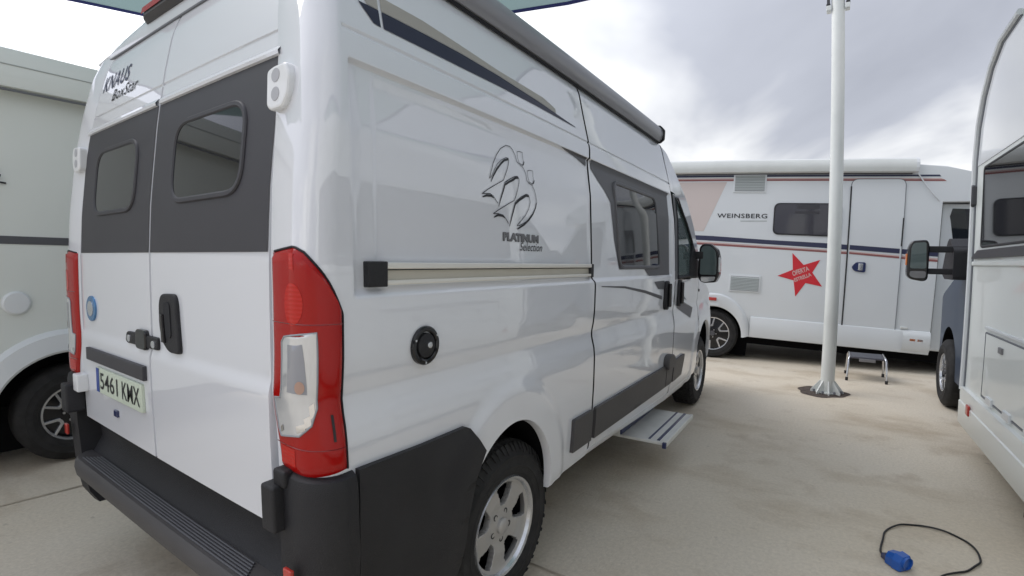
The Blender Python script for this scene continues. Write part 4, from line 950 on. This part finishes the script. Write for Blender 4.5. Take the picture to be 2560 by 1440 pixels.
# cab
XC = 2.27
def cabx(y, z): return XC+.05*sstep(4.6, 6.9, y)+.10*sstep(1.3, 2.1, z)+.03*sstep(.9, .4, z) if False else XC+.04*max(0, y-4.6)/2+.13*max(0, z-1.25)
FA2 = (6.18, .40, .46, .47)
P = []; cz_rows = [round(v, 3) for v in np.arange(.36, 2.34, .04)]; lows = []
def ztop_c(y): return pw(y, [4.4, 5.15, 5.45, 6.12, 6.35, 6.95, 7.15, 7.2], [2.32, 2.25, 2.02, 1.42, 1.32, 1.10, .85, .5])
for y in ycols(4.4, 5.7, .1)+ycols(5.72, 6.64, .03)+ycols(6.68, 7.2, .06):
    za = arch_z(y, FA2); lo = max(.36, za) if za else .36; hi = ztop_c(y); rr = .05*max(0, y-6.6)**2*6
    P.append([(cabx(y, min(max(z, lo), hi))+rr, y, min(max(z, lo), hi)) for z in cz_rows]); lows.append((lo, hi))
def skp(i, j): return cz_rows[j+1] <= min(lows[i][0], lows[i+1][0])+1e-6 or cz_rows[j] >= max(lows[i][1], lows[i+1][1])-1e-6
CAB = MB().grid(P, True, skip=skp).build('cab', 'cab_grey', rm)
P = [[(cabx(y, ztop_c(y))+.3*max(0, y-6.6)**2, y, ztop_c(y)), (3.3, y+.02, ztop_c(y)+.06), (4.3, y, ztop_c(y))] for y in ycols(4.4, 7.2, .1)]
MB().grid(P, False).build('cab_top', 'cab_grey', CAB)
wl = [(4.72, 1.46), (4.72, 2.12), (5.28, 2.10), (5.52, 1.88), (5.95, 1.52), (5.96, 1.46)]
b2 = MB(); scan(b2, wl, lambda a, z: (cabx(a, z)-.004, a, z), .08, 4); b2.build('side_window', 'glass_cab', CAB)
b2 = MB(); b2.tube([(cabx(a, z)-.006, a, z) for a, z in dens(wl+[wl[0]], .1, False)], .014, 6); b2.build('window_seal', 'seam', CAB)
P = []
for k in range(25):
    a = math.pi*k/24; y = FA2[0]+FA2[2]*math.cos(a); z = max(.34, FA2[1]+FA2[3]*math.sin(a)); x = cabx(y, z); P.append([(x, y, z), (x+.5, y, z)])
b2 = MB().grid(P, True); b2.box((2.72, 5.7, .2), (2.75, 6.7, .9)); b2.build('wheel_well', 'well', CAB)
WS = tyre_wheel('wheel', 'vee', TR=.37, TW=.22, RR=.205); put(WS, rm, (2.262, 6.16, .370), True, .1)
put(copy_tree(WS), rm, (2.20, -.6, .370), True, .5)
# mirror on two arms
y = 5.22
RM_ = MB().prism(round_poly([(1.765, 1.43), (1.770, 1.70), (1.80, 1.765), (1.925, 1.775), (1.945, 1.72), (1.940, 1.40), (1.905, 1.375), (1.80, 1.395)], .03, 4), y+.10, y, lambda a, z, d: (a, d, z), .014).build('door_mirror', 'black_gloss', rm)
MB().prism(round_poly([(1.79, 1.50), (1.795, 1.70), (1.815, 1.745), (1.915, 1.752), (1.922, 1.50)], .02, 4), y, y-.003, lambda a, z, d: (a, d, z)).build('mirror_glass', 'glass_cab', RM_)
MB().prism(round_poly([(1.79, 1.425), (1.79, 1.475), (1.922, 1.475), (1.918, 1.41), (1.83, 1.408)], .02, 4), y, y-.003, lambda a, z, d: (a, d, z)).build('wide_angle_glass', 'decal_silver', RM_)
MB().box((1.757, y+.02, 1.53), (1.77, y+.08, 1.64), .004).build('turn_signal', 'orange', RM_)
for z, h_ in ((1.685, .030), (1.475, .028)):
    b2 = MB(); b2.box((1.93, y+.03, z-h_), (2.30, y+.07, z+h_), .008); b2.build('mirror_arm', 'plastic', RM_)
MB().prism(round_poly([(5.20, 1.40), (5.20, 1.68), (5.42, 1.80), (5.52, 1.76), (5.75, 1.46), (5.60, 1.40)], .03, 3), 2.13, 2.36, lambda a, z, d: (d, a, z), .03).build('mirror_base', 'plastic', RM_)

# ================================================================== motorhome on the left
XL_ = -3.44
lm_ = thing('motorhome', 'cream motorhome at the left edge with a grey waist stripe and black wheel', 'motorhome', (-4.6, 1.5, 0))
ylw, zlw = .375, .372
aw = [(ylw-.49*math.cos(a), .40+.49*math.sin(a)) for a in np.linspace(0, math.pi, 22)]
pol = [(-2.2, .42), (-2.2, 2.6), (-1.9, 2.86), (4.2, 2.86), (4.6, 2.6), (4.6, .42)]+[p for p in aw[::-1] if p[1] > .425]
MB().prism(pol, XL_-2.3, XL_, lambda a, z, d: (d, a, z), .012).build('body_shell', 'grp_cream', lm_)
def lf(a, z, off=0.): return (XL_+off, a, z)
b2 = MB(); pr = [(.0, 2.60), (.07, 2.585), (.125, 2.60), (.135, 2.66), (.130, 2.78), (.10, 2.85), (.03, 2.875), (-.05, 2.87)]
b2.grid([[(XL_+x, y, z) for x, z in pr] for y in (-2.0, 0, 1, 2, 3.9)], True); AL_ = b2.build('awning', 'grp_cream', lm_, auto='recalc')
b2 = MB(); b2.tube([(XL_+.10, -2.0, 2.583), (XL_+.10, 3.9, 2.583)], .008, 6); b2.build('front_bar', 'panel_line', AL_)
b2 = MB(); b2.tube([(XL_+.134, -2.0, 2.74), (XL_+.134, 3.9, 2.74)], .004, 6); b2.build('groove', 'vent', AL_)
b2 = MB(); b2.prism([(-2.2, 1.600), (-2.2, 1.655), (4.6, 1.600), (4.6, 1.550)], 0, .004, lambda a, z, d: lf(a, z, d)); b2.build('waist_stripe', 'decal_grey', lm_)
P = []
for k in range(31):
    a = math.pi*k/30; ca, sa = -math.cos(a), math.sin(a)
    P.append([lf(ylw+.46*ca, .38+.445*sa, -.1), lf(ylw+.46*ca, .38+.445*sa, .055), lf(ylw+.475*ca, .38+.46*sa, .066), lf(ylw+.58*ca, .38+.575*sa, .05), lf(ylw+.60*ca, .38+.605*sa, .0)])
b2 = MB().grid(P, True); b2.build('wheel_arch_trim', 'grp', lm_, auto='recalc')
P = [[lf(a, z, o) for z, o in ((.72, .0), (.71, .02), (.46, .028), (.40, .01))] for a in ycols(-2.2, ylw-.56, .2)]; MB().grid(P, True).build('skirt', 'grp_cream', lm_, auto='recalc')
P = [[lf(a, z, o) for z, o in ((.72, .0), (.71, .02), (.46, .028), (.40, .01))] for a in ycols(ylw+.56, 4.6, .3)]; MB().grid(P, True).build('skirt', 'grp_cream', lm_, auto='recalc')
b2 = MB(); b2.box((XL_-1.2, ylw-.55, .1), (XL_-.28, ylw+.55, .95)); b2.box((XL_-2.1, -2, .2), (XL_-.25, 4.4, .44)); b2.build('underbody', 'well', lm_)
b2 = MB(); b2.lathe([(.080, -.01), (.080, .014), (.068, .026), (0, .030)], (XL_, .088, 1.185), 'x', 36); b2.build('water_cap', 'grp', lm_, auto='recalc')
b2 = MB(); b2.tube([lf(.02, 2.03, .02), lf(-.10, 2.05, .03)], .012, 6); b2.tube([lf(.05, 1.985, .01), lf(-.1, 2.0, .03)], .006, 6); b2.build('cable_hook', 'ink', lm_)
W4 = copy_tree(WS); put(W4, lm_, (XL_-.02, ylw+.02, .360), False, .95); W4.scale = (.97, .97, .97)

# ================================================================== shade sail overhead and its pole
sail = thing('shade_sail', 'pale green shade sail with a blue hem stretched above the van roof', 'shade sail', (-1.5, 1, 4))
far = [(-6.6, -2.4), (-5.9, -.9), (-5.07, .82), (-4.80, 1.36), (-4.2, 2.15), (-3.2, 2.92), (-2.4, 3.28), (-1.72, 3.49), (-1.12, 3.585), (-.2, 3.66), (1.0, 3.70), (2.4, 3.66), (3.6, 3.5)]
n_ = 12; P = []
for i, (x, y) in enumerate(far):
    ex, ey = x*.62-.1, y-2.3-.25*math.cos(i*.5)
    P.append([(x+(ex-x)*k/n_, y+(ey-y)*k/n_, 4.0+.35*(k/n_)**1.4+.02*math.sin(i*1.3+k)) for k in range(n_+1)])
MB().grid(P, True).build('fabric', 'sail', sail)
b2 = MB(); b2.tube([(x, y, 4.0+.02*math.sin(i*1.3)) for i, (x, y) in enumerate(far)], .022, 8); b2.build('hem', 'sail_edge', sail)
# the neighbouring sail over the right-hand bays: out of the frame, mirrored in the van's flank
sail2 = thing('shade_sail', 'second shade sail over the right-hand motorhome, mirrored in the flank of the van', 'shade sail', (6, 2, 4))
far2 = [(3.2, 6.20), (4.2, 6.12), (5.4, 6.05), (6.8, 6.08), (8.2, 6.2), (9.6, 6.4)]; P = []
for i, (x, y) in enumerate(far2):
    P.append([(x+.5*math.sin(k/n_*math.pi)*(1 if i == 0 else 0), y+(-2.5-y)*k/n_, 4.0+.45*math.sin(k/n_*math.pi)*math.sin(i/5*math.pi)+.25*k/n_) for k in range(n_+1)])
MB().grid(P, True).build('fabric', 'sail', sail2)
b2 = MB(); b2.tube([p[0] for p in P], .022, 8); b2.tube(P[0], .022, 8); b2.build('hem', 'sail_edge', sail2)
px, py = 1.14, 6.12
pole = thing('support_pole', 'tall white steel pole with a finned base standing in a round dirt pit', 'pole', (px, py, 0))
b2 = MB(); b2.lathe([], (0, 0, 0), 'x') if False else None
rows = [[(px+.012*z/4.6*0+r*math.cos(a), py+r*math.sin(a), z) for a in np.linspace(0, 2*math.pi, 32, endpoint=False)] for z, r in ((.0, .076), (.4, .0755), (4.52, .069), (4.9, .069))]
b2.grid(rows, True, closed_v=True); b2.build('shaft', 'pole_white', pole)
for k in range(8):
    a = 2*math.pi*k/8+.12; ca, sa = math.cos(a), math.sin(a); t_ = .006
    pf = [(.07, .15), (.082, .15), (.178, .025), (.178, .0), (.07, .0)]
    vs = []
    for sgn in (-1, 1): vs += [(px+r*ca-sgn*t_*sa, py+r*sa+sgn*t_*ca, z) for r, z in pf]
    fs = [(0, 1, 2, 3, 4), (9, 8, 7, 6, 5)]+[(i, 5+i, 5+(i+1) % 5, (i+1) % 5) for i in range(5)]
    MB().add(vs, fs).build('base_fin', 'pole_white', pole)
rows = [[(px+r*math.cos(a), py+r*math.sin(a), z) for a in np.linspace(0, 2*math.pi, 32, endpoint=False)] for z, r in ((.006, .0), (.006, .12), (.018, .12), (.018, .07))]
b2 = MB(); b2.grid(rows, False, closed_v=True); b2.build('base_plate', 'pole_white', pole)
for k in range(8):
    a = 2*math.pi*(k+.5)/8+.12; b2 = MB(); c_ = (px+.16*math.cos(a), py+.16*math.sin(a)); b2.tube([(c_[0], c_[1], .018), (c_[0], c_[1], .045)], .014, 6); b2.build('anchor_bolt', 'panel_line', pole)
for sgn in (-1, 1):
    MB().box((px+sgn*.072, py-.05, 4.50), (px+sgn*.122, py+.05, 4.56), .006).build('clamp_plate', 'pole_white', pole)
    MB().box((px+sgn*.085, py-.035, 4.56), (px+sgn*.118, py+.035, 4.90), .004).build('clamp_ear', 'frame_grey', pole)
    MB().box((px+sgn*.080, py-.04, 4.562), (px+sgn*.124, py+.04, 4.585), .004).build('clamp_bolt', 'ink', pole)
pit = []
for k in range(40):
    a = 2*math.pi*k/40; r = .270+.022*math.sin(3*a+1)+.012*math.sin(7*a); pit.append((px-.05+r*1.02*math.cos(a), py-.01+r*math.sin(a)))
b2 = MB(); b2.add([(x, y, .0045) for x, y in pit], [tuple(range(40))]); tag(b2.build('dirt_pit', 'soil', GR))
# ================================================================== step stool by the motorhome door
stl = thing('step_stool', 'low grey step stool with chrome legs below the motorhome door', 'stool', (1.6, 7.28, 0))
tx0, tx1, ty0, ty1, tz = 1.385, 1.815, 7.05, 7.50, .305
MB().box((tx0+.01, ty0+.01, tz-.012), (tx1-.01, ty1-.01, tz+.012), .008).build('tread', 'step_top', stl)
for k in range(6): MB().box((tx0+.04, ty0+.04+.065*k, tz+.011), (tx1-.04, ty0+.055+.065*k, tz+.016), .002).build('grip_rib', 'panel_line', stl)
MB().box((tx0+.12, ty0-.004, tz-.045), (tx1-.12, ty0+.01, tz-.004), .004).build('front_plate', 'decal_silver', stl)
for x in (tx0, tx1):
    b2 = MB(); sgn = -1 if x == tx0 else 1
    b2.tube([(x+sgn*.012, ty0-.02, .03), (x, ty0, tz-.02), (x-sgn*.01, ty0+.02, tz+.008), (x-sgn*.01, ty1-.02, tz+.008), (x, ty1, tz-.02), (x+sgn*.012, ty1+.02, .03)], .0125, 10); b2.build('leg_frame', 'chrome', stl)
    for y in (ty0-.022, ty1+.022):
        b2 = MB(); b2.tube([(x+sgn*.0125, y, .0), (x+sgn*.0125, y, .045)], .018, 10); b2.build('rubber_foot', 'ink', stl)
# ================================================================== cable with blue plug on the ground
cb = thing('power_cable', 'thin black cable with a blue plug looped on the concrete', 'cable', (1.47, 2.27, 0))
pts = [(1.428, 2.318), (1.418, 2.36), (1.424, 2.43), (1.440, 2.52), (1.452, 2.60), (1.474, 2.665), (1.51, 2.715), (1.565, 2.775), (1.645, 2.808), (1.73, 2.80), (1.80, 2.775), (1.85, 2.72), (1.876, 2.63), (1.878, 2.55), (1.865, 2.49), (1.83, 2.43), (1.79, 2.375), (1.74, 2.325), (1.66, 2.24), (1.62, 2.12), (1.66, 1.9), (1.80, 1.6), (2.0, 1.4), (2.3, 1.3)]
def catmull(p, n=5):
    out = []; P_ = [Vector(q_).to_3d() for q_ in p]
    for i in range(len(P_)-1):
        a, b, c, d = P_[max(i-1, 0)], P_[i], P_[i+1], P_[min(i+2, len(P_)-1)]
        for k in range(n):
            t_ = k/n; out.append(.5*((2*b)+(c-a)*t_+(2*a-5*b+4*c-d)*t_*t_+(3*b-3*c+d-a)*t_**3))
    return out+[P_[-1]]
cl_ = [(p.x, p.y, .006+.003*(1+math.sin(i*.45))) for i, p in enumerate(catmull(pts))]; cl_[0] = (1.428, 2.318, .022)
b2 = MB(); b2.tube(cl_, .0052, 8); b2.build('lead', 'cable', cb)
d0 = Vector((1.428, 2.318)); dd = (Vector((1.520, 2.232))-d0).normalized(); nn = Vector((-dd.y, dd.x))
def pg(t_, wd, z): q_ = d0+dd*t_+nn*wd; return (q_.x, q_.y, z)
def hexrow(t_, hw, zt): return [pg(t_, -hw, .004), pg(t_, -hw, zt*.62), pg(t_, -hw*.55, zt), pg(t_, hw*.55, zt), pg(t_, hw, zt*.62), pg(t_, hw, .004)]
b2 = MB(); b2.grid([hexrow(t_, hw, zt) for t_, hw, zt in ((.030, .026, .050), (.034, .034, .062), (.075, .040, .072), (.078, .046, .078), (.118, .044, .074), (.122, .036, .066), (.124, .0, .03))], False, closed_v=True); b2.build('plug_body', 'plug_blue', cb, auto='recalc')
b2 = MB(); b2.grid([hexrow(t_, hw, zt) for t_, hw, zt in ((-.010, .008, .026), (.012, .015, .036), (.032, .024, .048))], False, closed_v=True); b2.build('strain_relief', 'handle_blue', cb, auto='recalc')
b2 = MB(); b2.grid([[pg(t_, hw*math.cos(a), .042+.030*math.sin(a)) for a in np.linspace(0, 2*math.pi, 16, endpoint=False)] for t_, hw in ((.118, .034), (.132, .034), (.132, .026), (.112, .026))], True, closed_v=True); b2.build('plug_collar', 'plug_blue', cb, auto='recalc')
